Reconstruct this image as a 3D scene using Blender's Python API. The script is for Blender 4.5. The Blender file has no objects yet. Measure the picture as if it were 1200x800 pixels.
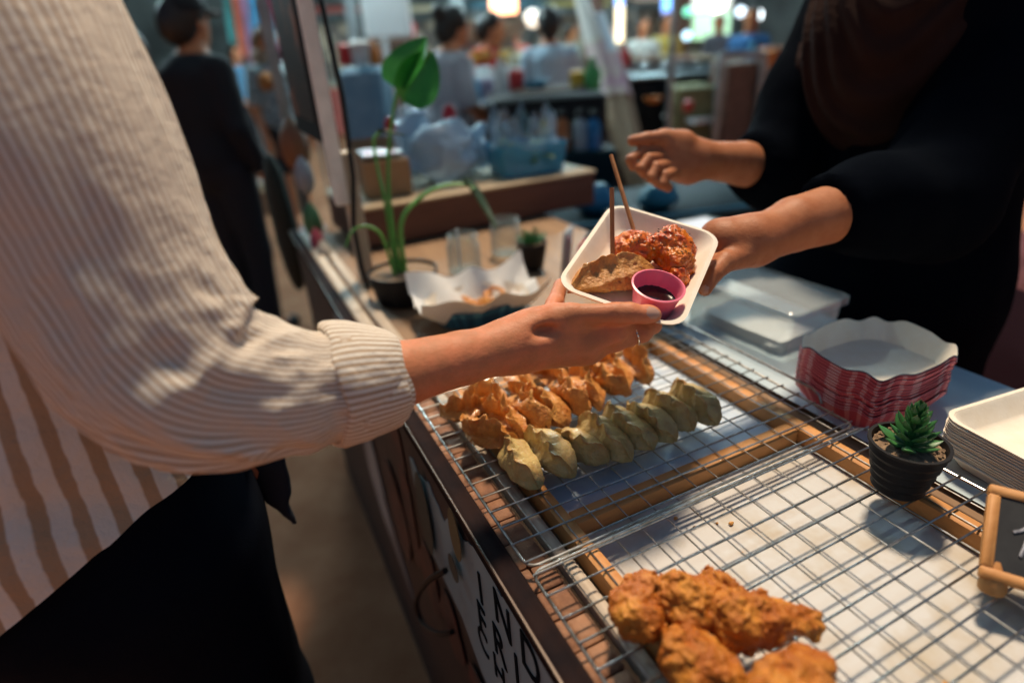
import bpy, math, random
import numpy as np
from mathutils import Vector, Matrix
R = math.radians
random.seed(7)
scene = bpy.context.scene
COL = scene.collection

# ------------------------------------------------------------------ camera frame (used to read distances off the photo)
D = 0.027
FPX = 690.0
CAM = np.array([-6.3648*D, -25.8529*D, 16.2655*D+0.90])
_y, _p, _o = R(24.572), R(26.087), R(-3.812)
FWD = np.array([math.sin(_y)*math.cos(_p), math.cos(_y)*math.cos(_p), -math.sin(_p)])
_rt = np.array([math.cos(_y), -math.sin(_y), 0]); _up = np.cross(_rt, FWD)
RT = _rt*math.cos(_o)+_up*math.sin(_o); UP = _up*math.cos(_o)-_rt*math.sin(_o)
YAW = -_y
def P(px, py, d): return CAM+d*(FWD+RT*(px-600)/FPX-UP*(py-400)/FPX)
def PZ(px, py, z):
    r = FWD+RT*(px-600)/FPX-UP*(py-400)/FPX
    return CAM+r*(z-CAM[2])/r[2]

# ------------------------------------------------------------------ materials
def rgb(c): return (c[0], c[1], c[2], 1.0)
def mat(name, base, rough=0.6, col2=None, scale=30, lo=0.38, hi=0.62, metal=0.0, bump=0.0, bscale=None, coat=0.0, sss=0.0,
        trans=0.0, emit=None, spec=0.5, alpha=1.0, uvstripe=None, stretch=None, ior=1.45, detail=4):
    m = bpy.data.materials.new(name); m.use_nodes = True
    nt = m.node_tree; N = nt.nodes; L = nt.links
    b = N['Principled BSDF']
    b.inputs['Base Color'].default_value = rgb(base); b.inputs['Roughness'].default_value = rough
    b.inputs['Metallic'].default_value = metal; b.inputs['Coat Weight'].default_value = coat
    b.inputs['Coat Roughness'].default_value = 0.12
    b.inputs['Specular IOR Level'].default_value = spec; b.inputs['IOR'].default_value = ior
    b.inputs['Transmission Weight'].default_value = trans; b.inputs['Alpha'].default_value = alpha
    if sss:
        b.inputs['Subsurface Weight'].default_value = sss
        b.inputs['Subsurface Radius'].default_value = (0.9, 0.35, 0.18); b.inputs['Subsurface Scale'].default_value = 0.006
    if emit:
        b.inputs['Emission Color'].default_value = rgb(emit[0]); b.inputs['Emission Strength'].default_value = emit[1]
    tc = N.new('ShaderNodeTexCoord'); mp = N.new('ShaderNodeMapping')
    L.new(tc.outputs['Object'], mp.inputs['Vector'])
    if stretch: mp.inputs['Scale'].default_value = stretch
    src = None
    if col2 is not None:
        nz = N.new('ShaderNodeTexNoise'); nz.inputs['Scale'].default_value = scale; nz.inputs['Detail'].default_value = detail
        nz.inputs['Roughness'].default_value = 0.6
        L.new(mp.outputs['Vector'], nz.inputs['Vector'])
        rp = N.new('ShaderNodeValToRGB'); rp.color_ramp.elements[0].position = lo; rp.color_ramp.elements[1].position = hi
        rp.color_ramp.elements[0].color = rgb(base); rp.color_ramp.elements[1].color = rgb(col2)
        L.new(nz.outputs['Fac'], rp.inputs['Fac']); L.new(rp.outputs['Color'], b.inputs['Base Color']); src = rp.outputs['Color']
    if bump:
        n2 = N.new('ShaderNodeTexNoise'); n2.inputs['Scale'].default_value = bscale or scale*3; n2.inputs['Detail'].default_value = 6
        L.new(mp.outputs['Vector'], n2.inputs['Vector'])
        bp = N.new('ShaderNodeBump'); bp.inputs['Strength'].default_value = bump; bp.inputs['Distance'].default_value = 0.004
        L.new(n2.outputs['Fac'], bp.inputs['Height']); L.new(bp.outputs['Normal'], b.inputs['Normal'])
    return m
def stripe_mat(name, a, c, duty=0.5, rough=0.85, weave=900):
    """woven cloth: stripes run along the cloth (UV u counts stripes), fine weave bump, slight slub"""
    m = mat(name, a, rough, bump=0.25, bscale=weave, spec=0.2)
    nt = m.node_tree; N = nt.nodes; L = nt.links; b = N['Principled BSDF']
    uv = N.new('ShaderNodeUVMap'); sp = N.new('ShaderNodeSeparateXYZ'); L.new(uv.outputs['UV'], sp.inputs[0])
    tc = N.new('ShaderNodeTexCoord'); nz = N.new('ShaderNodeTexNoise'); nz.inputs['Scale'].default_value = 75; nz.inputs['Detail'].default_value = 0.5; L.new(tc.outputs['Object'], nz.inputs['Vector'])
    ad = N.new('ShaderNodeMath'); ad.operation = 'MULTIPLY_ADD'; L.new(nz.outputs['Fac'], ad.inputs[0]); ad.inputs[1].default_value = 0.10; L.new(sp.outputs['X'], ad.inputs[2])
    fr = N.new('ShaderNodeMath'); fr.operation = 'FRACT'; L.new(ad.outputs[0], fr.inputs[0])
    n3 = N.new('ShaderNodeTexNoise'); n3.inputs['Scale'].default_value = 105; n3.inputs['Detail'].default_value = 2; L.new(tc.outputs['Object'], n3.inputs['Vector'])
    b2 = N.new('ShaderNodeBump'); b2.inputs['Strength'].default_value = .42; b2.inputs['Distance'].default_value = .005; L.new(n3.outputs['Fac'], b2.inputs['Height'])
    L.new(b2.outputs['Normal'], [n_ for n_ in N if n_.type == 'BUMP' and n_ != b2][0].inputs['Normal'])
    rp = N.new('ShaderNodeValToRGB'); e = rp.color_ramp.elements
    e[0].position = 0.0; e[0].color = rgb(a); e[1].position = 1.0; e[1].color = rgb(a)
    for pos, col in ((1-duty-0.06, a), (1-duty+0.02, c), (0.93, c)):
        k = e.new(pos); k.color = rgb(col)
    L.new(fr.outputs[0], rp.inputs['Fac']); L.new(rp.outputs['Color'], b.inputs['Base Color'])
    return m
def check_mat(name, white, colr, dark, nu, nv):
    """gingham print by UV"""
    m = mat(name, white, 0.6); nt = m.node_tree; N = nt.nodes; L = nt.links; b = N['Principled BSDF']
    uv = N.new('ShaderNodeUVMap'); sp = N.new('ShaderNodeSeparateXYZ'); L.new(uv.outputs['UV'], sp.inputs[0])
    outs = []
    for k, n in (('X', nu), ('Y', nv)):
        mu = N.new('ShaderNodeMath'); mu.operation = 'MULTIPLY'; L.new(sp.outputs[k], mu.inputs[0]); mu.inputs[1].default_value = n
        fr = N.new('ShaderNodeMath'); fr.operation = 'FRACT'; L.new(mu.outputs[0], fr.inputs[0])
        gt = N.new('ShaderNodeMath'); gt.operation = 'GREATER_THAN'; L.new(fr.outputs[0], gt.inputs[0]); gt.inputs[1].default_value = 0.36
        outs.append(gt)
    ad = N.new('ShaderNodeMath'); ad.operation = 'ADD'; L.new(outs[0].outputs[0], ad.inputs[0]); L.new(outs[1].outputs[0], ad.inputs[1])
    dv = N.new('ShaderNodeMath'); dv.operation = 'MULTIPLY'; L.new(ad.outputs[0], dv.inputs[0]); dv.inputs[1].default_value = 0.5
    rp = N.new('ShaderNodeValToRGB'); rp.color_ramp.interpolation = 'CONSTANT'; e = rp.color_ramp.elements
    e[0].position = 0; e[0].color = rgb(white); e[1].position = 0.9; e[1].color = rgb(dark); k = e.new(0.3); k.color = rgb(colr)
    L.new(dv.outputs[0], rp.inputs['Fac']); L.new(rp.outputs['Color'], b.inputs['Base Color'])
    return m
def wood_mat(name, a, c, axis=1, rough=0.6, dens=1.0, bump=0.2):
    st = [60*dens, 60*dens, 60*dens]; st[axis] = 4*dens
    return mat(name, a, rough, col2=c, scale=1.0, lo=0.3, hi=0.7, bump=bump, bscale=1.6, stretch=tuple(st), detail=6)
def clear_mat(name, tint, rough=0.15, opac=0.35):
    """thin clear plastic: part see-through, part glossy film"""
    m = bpy.data.materials.new(name); m.use_nodes = True; nt = m.node_tree; N = nt.nodes; L = nt.links
    b = N['Principled BSDF']; b.inputs['Base Color'].default_value = rgb(tint); b.inputs['Roughness'].default_value = rough
    tr = N.new('ShaderNodeBsdfTransparent'); tr.inputs['Color'].default_value = (0.95, 0.97, 0.97, 1)
    lw = N.new('ShaderNodeLayerWeight'); lw.inputs['Blend'].default_value = 0.35
    ma = N.new('ShaderNodeMath'); ma.operation = 'MULTIPLY_ADD'; L.new(lw.outputs['Facing'], ma.inputs[0]); ma.inputs[1].default_value = 0.5; ma.inputs[2].default_value = opac
    mx = N.new('ShaderNodeMixShader'); L.new(ma.outputs[0], mx.inputs['Fac']); L.new(tr.outputs[0], mx.inputs[1]); L.new(b.outputs[0], mx.inputs[2])
    L.new(mx.outputs[0], N['Material Output'].inputs['Surface'])
    return m

# ------------------------------------------------------------------ mesh builder
class MB:
    def __init__(s): s.v = []; s.f = []; s.mi = []; s.uv = []
    def add(s, V, F, mi=0, UV=None):
        o = len(s.v); s.v += [tuple(map(float, q)) for q in V]
        for i, f in enumerate(F):
            s.f.append([o+int(k) for k in f]); s.mi.append(mi)
            s.uv.append(UV[i] if UV is not None else None)
        return s
    def box(s, c, d, rz=0.0, bev=0.0, mi=0, rx=0.0, ry=0.0):
        """box centred on c with full sizes d, chamfered edges"""
        x, y, z = d[0]/2, d[1]/2, d[2]/2; b = min(bev, x*.9, y*.9, z*.9)
        M = Matrix.Rotation(rz, 3, 'Z') @ Matrix.Rotation(ry, 3, 'Y') @ Matrix.Rotation(rx, 3, 'X')
        if b <= 0:
            V = [(-x,-y,-z),(x,-y,-z),(x,y,-z),(-x,y,-z),(-x,-y,z),(x,-y,z),(x,y,z),(-x,y,z)]
            F = [(0,3,2,1),(4,5,6,7),(0,1,5,4),(1,2,6,5),(2,3,7,6),(3,0,4,7)]
        else:
            def ring(ax, ay, zz):
                return [(-ax+b,-ay,zz),(ax-b,-ay,zz),(ax,-ay+b,zz),(ax,ay-b,zz),(ax-b,ay,zz),(-ax+b,ay,zz),(-ax,ay-b,zz),(-ax,-ay+b,zz)]
            V = ring(x-b, y-b, -z)+ring(x, y, -z+b)+ring(x, y, z-b)+ring(x-b, y-b, z)
            F = [tuple(range(7,-1,-1)), tuple(range(24,32))]
            for r in range(3):
                for k in range(8): F.append((r*8+k, r*8+(k+1)%8, (r+1)*8+(k+1)%8, (r+1)*8+k))
        V = [tuple(M @ Vector(v)+Vector(c)) for v in V]
        return s.add(V, F, mi)
    def tube(s, pts, rad, n=8, caps=True, mi=0, flat=None, up=None, ucount=1.0, vscale=1.0, closed=False, disp=None):
        pts = [np.array(p, float) for p in pts]; m = len(pts)
        rad = [rad]*m if np.isscalar(rad) else list(rad)
        T = []
        for i in range(m):
            a = pts[(i-1) % m] if (i > 0 or closed) else pts[i]; c = pts[(i+1) % m] if (i < m-1 or closed) else pts[i]
            t = c-a; T.append(t/(np.linalg.norm(t)+1e-12))
        u = np.array(up if up is not None else ((0,0,1) if abs(T[0][2]) < .9 else (1,0,0)), float)
        V = []; UVp = []; ln = 0
        for i in range(m):
            if i: ln += np.linalg.norm(pts[i]-pts[i-1])
            u = u-T[i]*(u@T[i]); u /= np.linalg.norm(u); w = np.cross(T[i], u)
            fl = 1.0 if flat is None else (flat if np.isscalar(flat) else flat[i])
            for k in range(n):
                a = 2*math.pi*k/n
                dr = 0 if disp is None else disp(i, a, ln)
                V.append(pts[i]+(u*math.cos(a)*fl+w*math.sin(a))*(rad[i]+dr))
            UVp.append(ln*vscale)
        F = []; UV = []
        for i in range(m if closed else m-1):
            j = (i+1) % m
            for k in range(n):
                F.append((i*n+k, i*n+(k+1)%n, j*n+(k+1)%n, j*n+k))
                u0, u1 = k/n*ucount, (k+1)/n*ucount; v0, v1 = UVp[i], UVp[j]
                UV.append([(u0,v0),(u1,v0),(u1,v1),(u0,v1)])
        if caps and not closed:
            F.append(tuple(range(n-1,-1,-1))); UV.append(None); F.append(tuple(range((m-1)*n, m*n))); UV.append(None)
        return s.add(V, F, mi, UV)
    def lathe(s, prof, c=(0,0,0), n=24, mi=0, M=None, ucount=1.0, mod=None):
        """profile [(r,z)...] round z; closes on r=0"""
        V = []
        for i, (r, z) in enumerate(prof):
            for k in range(n):
                a = 2*math.pi*k/n; rr = r if mod is None else r*mod(i, a)
                p = np.array((rr*math.cos(a), rr*math.sin(a), z))
                if M is not None: p = M @ p
                V.append(p+np.array(c))
        F = []; UV = []
        for i in range(len(prof)-1):
            for k in range(n):
                F.append((i*n+k, i*n+(k+1)%n, (i+1)*n+(k+1)%n, (i+1)*n+k))
                UV.append([(k/n*ucount, i/(len(prof)-1)), ((k+1)/n*ucount, i/(len(prof)-1)), ((k+1)/n*ucount, (i+1)/(len(prof)-1)), (k/n*ucount, (i+1)/(len(prof)-1))])
        return s.add(V, F, mi, UV)
    def poly(s, pts, nrm, th, mi=0):
        """flat outline (list of 3-D points) given thickness th along nrm"""
        n = len(pts); nr = np.array(nrm, float)*th
        V = [np.array(p) for p in pts]+[np.array(p)+nr for p in pts]
        F = [tuple(range(n-1,-1,-1)), tuple(range(n, 2*n))]+[(k,(k+1)%n,n+(k+1)%n,n+k) for k in range(n)]
        return s.add(V, F, mi)
    def grid(s, G, mi=0, ucount=1.0, vcount=1.0, flip=False):
        """sheet from an (m,n,3) array"""
        m, n = G.shape[:2]; F = []; UV = []
        for i in range(m-1):
            for k in range(n-1):
                q = (i*n+k, i*n+k+1, (i+1)*n+k+1, (i+1)*n+k); F.append(q[::-1] if flip else q)
                w = [(k/(n-1)*ucount, i/(m-1)*vcount), ((k+1)/(n-1)*ucount, i/(m-1)*vcount), ((k+1)/(n-1)*ucount, (i+1)/(m-1)*vcount), (k/(n-1)*ucount, (i+1)/(m-1)*vcount)]
                UV.append(w[::-1] if flip else w)
        return s.add(G.reshape(-1, 3), F, mi, UV)
    def mesh(s, name, mats, smooth=True, off=(0,0,0)):
        me = bpy.data.meshes.new(name)
        V = [(v[0]-off[0], v[1]-off[1], v[2]-off[2]) for v in s.v]
        me.from_pydata(V, [], s.f)
        for m in (mats if isinstance(mats, (list, tuple)) else [mats]): me.materials.append(m)
        me.polygons.foreach_set('material_index', s.mi)
        if any(u is not None for u in s.uv):
            ul = me.uv_layers.new(name='UVMap'); k = 0
            for p, u in zip(s.f, s.uv):
                for q in range(len(p)):
                    ul.data[k].uv = u[q] if u is not None else (0, 0)
                    k += 1
        me.update()
        if smooth:
            me.shade_smooth()
            try: me.set_sharp_from_angle(angle=R(40))
            except Exception: pass
        return me
def tag(o, label=None, cat=None, group=None, kind=None):
    if label: o['label'] = label
    if cat: o['category'] = cat
    if group: o['group'] = group
    if kind: o['kind'] = kind
    return o
def thing(name, label, cat, loc=(0,0,0), rz=0.0, group=None):
    o = bpy.data.objects.new(name, None); COL.objects.link(o); o.empty_display_size = 0.05
    o.location = loc; o.rotation_euler.z = rz
    return tag(o, label, cat, group)
def part(name, mb, m, parent, label=None, smooth=True, local=False):
    """a child mesh; mb is in world coordinates unless local"""
    root = parent; off = Vector((0,0,0))
    if not local:
        q = parent
        while q is not None: off = off+q.location; q = q.parent
    o = bpy.data.objects.new(name, mb.mesh(name, m, smooth, off)); COL.objects.link(o); o.parent = parent
    if label: o['label'] = label
    return o
def solo(name, mb, m, label, cat, group=None, kind=None, smooth=True, loc=None):
    """a top-level thing that is one mesh (world coordinates), origin at its base centre"""
    if loc is None:
        A = np.array(mb.v); loc = ((A[:,0].min()+A[:,0].max())/2, (A[:,1].min()+A[:,1].max())/2, A[:,2].min())
    o = bpy.data.objects.new(name, mb.mesh(name, m, smooth, loc)); COL.objects.link(o); o.location = loc
    return tag(o, label, cat, group, kind)
def kids(o): return [c for c in COL.objects if c.parent == o]
def dup(o, loc, rz=0.0, label=None):
    c = o.copy(); COL.objects.link(c); c.location = loc; c.rotation_euler.z = rz
    if label: c['label'] = label
    for ch in kids(o):
        d = ch.copy(); COL.objects.link(d); d.parent = c
        for g in kids(ch):
            e = g.copy(); COL.objects.link(e); e.parent = d
    return c

# ------------------------------------------------------------------ numpy noise and signed-distance modelling
def vnoise(p, seed=0):
    p = np.asarray(p, float); i = np.floor(p).astype(np.int64); f = p-i; u = f*f*(3-2*f); out = 0
    def h(ix, iy, iz):
        n = (ix*374761393+iy*668265263+iz*2147483647+seed*974634777) & 0x7fffffff
        n = ((n ^ (n >> 13))*1274126177) & 0x7fffffff
        return ((n ^ (n >> 16)) & 0xffff)/65535.0
    for a in (0, 1):
        for b in (0, 1):
            for c in (0, 1):
                w = (u[...,0] if a else 1-u[...,0])*(u[...,1] if b else 1-u[...,1])*(u[...,2] if c else 1-u[...,2])
                out = out+w*h(i[...,0]+a, i[...,1]+b, i[...,2]+c)
    return out
def fbm(p, seed=0, octv=3):
    s = 0; a = 0.5; p = np.asarray(p, float)
    for k in range(octv): s = s+a*(vnoise(p*2**k, seed+k*17)-0.5); a *= 0.5
    return s
def cap(p, a, b, ra, rb, sq=None):
    a = np.array(a, float); b = np.array(b, float); d = b-a; L = d@d+1e-12
    t = np.clip(((p-a)@d)/L, 0, 1); q = p-(a+t[...,None]*d)
    if sq is not None:                      # flatten across direction sq[0] by factor sq[1]
        n = np.array(sq[0], float); n /= np.linalg.norm(n); k = q@n; q = q+n*(k*(1/sq[1]-1))[...,None]
    return np.sqrt((q*q).sum(-1))-(ra+(rb-ra)*t)
def ell(p, c, r, M=None):
    q = p-np.array(c, float)
    if M is not None: q = q @ np.array(M)   # columns of M are the ellipsoid's axes
    r = np.array(r, float); k0 = np.sqrt(((q/r)**2).sum(-1)); k1 = np.sqrt(((q/r**2)**2).sum(-1))+1e-9
    return k0*(k0-1)/k1
def smin(a, b, k):
    h = np.clip(0.5+0.5*(b-a)/k, 0, 1); return b*(1-h)+a*h-k*h*(1-h)
def sm(lst, k):
    r = lst[0]
    for x in lst[1:]: r = smin(r, x, k)
    return r
def nets(fn, lo, hi, h):
    """surface nets: a quad mesh of fn = 0"""
    lo = np.array(lo, float); n = np.ceil((np.array(hi)-lo)/h).astype(int)+1
    ax = [lo[i]+h*np.arange(n[i]) for i in range(3)]
    f = fn(np.stack(np.meshgrid(*ax, indexing='ij'), -1))
    nx, ny, nz = n-1; pos = np.zeros((nx, ny, nz, 3)); cnt = np.zeros((nx, ny, nz))
    c = lambda a, b, d: f[a:nx+a, b:ny+b, d:nz+d]
    for axis in range(3):
        o = [k for k in range(3) if k != axis]
        for u in (0, 1):
            for w in (0, 1):
                s0 = [0,0,0]; s0[o[0]] = u; s0[o[1]] = w; s1 = list(s0); s1[axis] = 1
                A = c(*s0); B = c(*s1); cr = (A < 0) != (B < 0)
                t = np.where(cr, A/np.where(cr, A-B, 1), 0)
                e = np.zeros((nx, ny, nz, 3)); e[..., axis] = t; e[..., o[0]] = u; e[..., o[1]] = w
                pos += e*cr[..., None]; cnt += cr
    act = cnt > 0; idx = -np.ones((nx, ny, nz), int); idx[act] = np.arange(act.sum())
    ii = np.argwhere(act); V = lo+h*(ii+pos[act]/cnt[act][:, None]); F = []
    s = f < 0
    for axis in range(3):
        o = [(axis+1) % 3, (axis+2) % 3]
        sl0 = [slice(None)]*3; sl1 = [slice(None)]*3; sl0[axis] = slice(0, -1); sl1[axis] = slice(1, None)
        E = np.argwhere(s[tuple(sl0)] != s[tuple(sl1)])
        E = E[(E[:, o[0]] > 0) & (E[:, o[1]] > 0) & (E[:, o[0]] < n[o[0]]-1) & (E[:, o[1]] < n[o[1]]-1)]
        if not len(E): continue
        def cell(du, dw):
            q = E.copy(); q[:, o[0]] += du; q[:, o[1]] += dw; return idx[q[:,0], q[:,1], q[:,2]]
        Q = np.stack([cell(-1,-1), cell(0,-1), cell(0,0), cell(-1,0)], 1)
        ins = s[E[:,0], E[:,1], E[:,2]]
        Q[~ins] = Q[~ins][:, ::-1]; F.append(Q)
    return V, np.concatenate(F)
# ------------------------------------------------------------------ camera, sun, sky
cd = bpy.data.cameras.new('camera'); cam = bpy.data.objects.new('camera', cd); COL.objects.link(cam); scene.camera = cam
cam.matrix_world = Matrix(((RT[0],UP[0],-FWD[0],CAM[0]),(RT[1],UP[1],-FWD[1],CAM[1]),(RT[2],UP[2],-FWD[2],CAM[2]),(0,0,0,1)))
cd.sensor_width = 36.0; cd.lens = 36.0*FPX/1200; cd.clip_start = 0.02; cd.clip_end = 500
cd.dof.use_dof = True; cd.dof.focus_distance = 0.63; cd.dof.aperture_fstop = cd.lens/12.5
w = bpy.data.worlds.new('World'); scene.world = w; w.use_nodes = True
SUN = Vector((0.25, 0.32, 0.915)).normalized()
sky = w.node_tree.nodes.new('ShaderNodeTexSky'); sky.sky_type = 'NISHITA'; sky.sun_disc = False
sky.sun_elevation = math.asin(SUN.z); sky.sun_rotation = math.atan2(SUN.x, SUN.y)
tint = w.node_tree.nodes.new('ShaderNodeMix'); tint.data_type = 'RGBA'; tint.blend_type = 'MULTIPLY'; tint.inputs[0].default_value = 1.0; tint.inputs[7].default_value = (0.74, 1.0, 1.06, 1)
w.node_tree.links.new(sky.outputs[0], tint.inputs[6]); w.node_tree.links.new(tint.outputs[2], w.node_tree.nodes['Background'].inputs['Color'])
w.node_tree.nodes['Background'].inputs['Strength'].default_value = 0.052
sl = bpy.data.lights.new('sun', 'SUN'); sl.energy = 4.4; sl.angle = R(7.0); sl.color = (1.0, 0.80, 0.58)
so = bpy.data.objects.new('sun', sl); COL.objects.link(so); so.rotation_euler = SUN.to_track_quat('Z', 'Y').to_euler(); so.location = (2, 0, 6)
scene.view_settings.view_transform = 'Standard'; scene.view_settings.look = 'None'; scene.view_settings.exposure = 0.12; scene.view_settings.gamma = 1.0
scene.cycles.use_denoising = True; scene.cycles.max_bounces = 8; scene.cycles.transparent_max_bounces = 16; scene.cycles.caustics_refractive = False; scene.cycles.caustics_reflective = False

# ------------------------------------------------------------------ shared materials
M = {}
M['steel'] = mat('steel_wire', (0.50,0.51,0.50), 0.33, metal=1.0, col2=(0.30,0.285,0.25), scale=90)
M['pine'] = wood_mat('pine_x', (0.52,0.22,0.06), (0.62,0.31,0.11), axis=0)
M['piney'] = wood_mat('pine_y', (0.50,0.20,0.05), (0.62,0.31,0.11), axis=1)
M['greywood'] = wood_mat('weathered_wood_y', (0.34,0.26,0.19), (0.52,0.44,0.35), axis=1)
M['brownwood'] = wood_mat('brown_wood_y', (0.16,0.075,0.04), (0.30,0.15,0.08), axis=1)
M['darkwood'] = wood_mat('dark_wood_y', (0.026,0.015,0.014), (0.042,0.022,0.018), axis=1, rough=0.6)
M['edge'] = mat('edge_dark', (0.013,0.009,0.010), 0.85, col2=(0.022,0.012,0.011), scale=25, spec=.06)
M['block'] = mat('block_brown', (0.17,0.070,0.034), 0.75, col2=(0.30,0.145,0.075), scale=30, bump=.4, bscale=150)
M['meat'] = mat('meat_red', (0.105,0.028,0.020), 0.6, col2=(0.05,0.022,0.02), scale=25)
M['olive'] = mat('olive_print', (0.12,0.095,0.045), 0.6)
M['olived'] = mat('dark_olive_print', (0.04,0.045,0.035), 0.6)
M['ink'] = mat('letter_ink', (0.006,0.009,0.012), 0.9, spec=.03)
M['plankx'] = wood_mat('plank_tan', (0.20,0.115,0.062), (0.33,0.205,0.115), axis=1, dens=.7)
M['ply'] = wood_mat('plywood', (0.45,0.33,0.19), (0.56,0.43,0.27), axis=0, dens=.6)
M['ledge'] = wood_mat('ledge_board', (0.10,0.042,0.030), (0.15,0.065,0.045), axis=0, rough=0.5)
M['paper'] = mat('oiled_paper', (0.55,0.54,0.525), 0.75, col2=(0.43,0.35,0.24), scale=11, lo=0.46, hi=0.72, bump=0.15, bscale=60)
M['shadepaper'] = mat('blue_shade_paper', (0.62,0.68,0.74), 0.7, col2=(0.45,0.55,0.68), scale=18, bump=0.15, bscale=60)  # blue of the arm's shadow is put into this paper's colour
M['pulp'] = mat('tray_board', (0.85,0.79,0.68), 0.62, col2=(0.82,0.74,0.61), scale=40, bump=0.06, bscale=300)
M['white'] = mat('white_plastic', (0.75,0.76,0.76), 0.4)
M['whitepaint'] = mat('white_paint', (0.80,0.80,0.78), 0.5, col2=(0.70,0.70,0.68), scale=20)
M['black'] = mat('black_plastic', (0.008,0.008,0.010), 0.5, col2=(0.012,0.012,0.014), scale=30, spec=.22)
M['blackmetal'] = mat('black_metal', (0.010,0.012,0.014), 0.6, col2=(0.018,0.018,0.021), scale=12, spec=.15)
M['greymetal'] = mat('grey_metal', (0.22,0.24,0.25), 0.4, metal=0.7, col2=(0.30,0.31,0.32), scale=10)
M['bag'] = clear_mat('thin_blue_plastic', (0.50,0.66,0.80), 0.28, 0.28)
M['clear'] = clear_mat('clear_plastic', (0.66,0.72,0.75), 0.12, 0.09)
M['glass'] = clear_mat('jar_glass', (0.45,0.55,0.58), 0.04, 0.06)

def sheer_mat(name, c):
    """thin sheet that lets daylight soak through"""
    m = bpy.data.materials.new(name); m.use_nodes = True; nt = m.node_tree; N = nt.nodes; L = nt.links
    b = N['Principled BSDF']; b.inputs['Base Color'].default_value = rgb(c); b.inputs['Roughness'].default_value = .8
    t = N.new('ShaderNodeBsdfTranslucent'); t.inputs['Color'].default_value = rgb(c); mx = N.new('ShaderNodeMixShader'); mx.inputs['Fac'].default_value = .5
    L.new(b.outputs[0], mx.inputs[1]); L.new(t.outputs[0], mx.inputs[2]); L.new(mx.outputs[0], N['Material Output'].inputs['Surface']); return m
def catm0(pts, m):
    pts = np.array(pts, float); n = len(pts); out = []
    for t in np.linspace(0, n-1.0001, m):
        i = int(t); f = t-i; a, b, c, d = pts[max(i-1,0)], pts[i], pts[min(i+1,n-1)], pts[min(i+2,n-1)]
        out.append(0.5*((2*b)+(-a+c)*f+(2*a-5*b+4*c-d)*f*f+(-a+3*b-3*c+d)*f**3))
    return np.array(out)
def crest(m, c, lo, hi):
    """browned pinched seam: the UV's u is 0 or 1 along the crest of a dumpling"""
    nt = m.node_tree; N = nt.nodes; L = nt.links; b = N['Principled BSDF']; src = b.inputs['Base Color'].links[0].from_socket
    uv = N.new('ShaderNodeUVMap'); sp = N.new('ShaderNodeSeparateXYZ'); L.new(uv.outputs['UV'], sp.inputs[0])
    m1 = N.new('ShaderNodeMath'); m1.operation = 'SUBTRACT'; L.new(sp.outputs['X'], m1.inputs[0]); m1.inputs[1].default_value = .5
    m2 = N.new('ShaderNodeMath'); m2.operation = 'ABSOLUTE'; L.new(m1.outputs[0], m2.inputs[0])
    tc = N.new('ShaderNodeTexCoord'); nz = N.new('ShaderNodeTexNoise'); nz.inputs['Scale'].default_value = 110; L.new(tc.outputs['Object'], nz.inputs['Vector'])
    m3 = N.new('ShaderNodeMath'); m3.operation = 'MULTIPLY_ADD'; L.new(nz.outputs['Fac'], m3.inputs[0]); m3.inputs[1].default_value = .30; L.new(m2.outputs[0], m3.inputs[2])
    mr = N.new('ShaderNodeMapRange'); mr.inputs['From Min'].default_value = lo; mr.inputs['From Max'].default_value = hi; L.new(m3.outputs[0], mr.inputs['Value'])
    mx = N.new('ShaderNodeMix'); mx.data_type = 'RGBA'; L.new(mr.outputs[0], mx.inputs[0]); L.new(src, mx.inputs[6]); mx.inputs[7].default_value = rgb(c); L.new(mx.outputs[2], b.inputs['Base Color'])
# ------------------------------------------------------------------ ground and market hall
g = MB(); g.add([(-60,-60,0),(60,-60,0),(60,60,0),(-60,60,0)], [(0,1,2,3)])
M['floor'] = mat('packed_earth_floor', (0.25,0.096,0.042), 0.95, col2=(0.35,0.155,0.078), scale=3.5, bump=0.35, bscale=18, detail=8)
solo('ground', g, M['floor'], 'bare brown packed earth and concrete market floor', 'ground', kind='structure', loc=(0,0,0))

# ------------------------------------------------------------------ the stall
TZ = 0.868        # table top
stall = thing('food_stall', 'wooden street food stall with brown drip poster and pale plank counter', 'market stall', (0.36,-0.05,0))
mb = MB(); mb.box((0.40,0.10,TZ-0.03), (0.68,2.20,0.05), bev=0.004)
part('counter_board', mb, M['plankx'], stall)
mb = MB(); mb.box((-0.0165,0.10,0.879), (0.022,2.20,0.026), bev=0.003)
part('edge_board', mb, M['edge'], stall)
mb = MB(); mb.box((-0.0285,0.10,0.889), (0.002,2.20,0.004)); part('edge_trim', mb, mat('trim_metal', (0.07,0.055,0.048), 0.45, metal=1.0), stall)
mb = MB(); rn = random.Random(14)
for x, wd in ((0.0005,0.011),(0.0185,0.021)):
    y = -0.985
    while y < 0.06:
        L_ = 0.030+0.008*rn.random(); mb.box((x,y+L_/2,0.8745+0.001*rn.random()), (wd,L_-0.002,0.012), bev=0.0015); y += L_
part('lip_blocks', mb, M['block'], stall)
mb = MB(); mb.box((0.044,-0.46,0.874), (0.014,1.06,0.018), bev=0.003); part('pale_batten', mb, M['greywood'], stall)
mb = MB(); mb.box((0.012,0.64,0.874), (0.024,1.10,0.016), bev=0.004); mb.box((0.046,0.64,0.872), (0.022,1.10,0.012), bev=0.004); part('pale_batten', mb, M['greywood'], stall)
mb = MB()
for y in (-0.93, 0.05, 1.12): mb.box((0.70,y,0.41), (0.06,0.06,0.82), bev=0.004)
part('back_leg', mb, M['brownwood'], stall)
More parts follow.
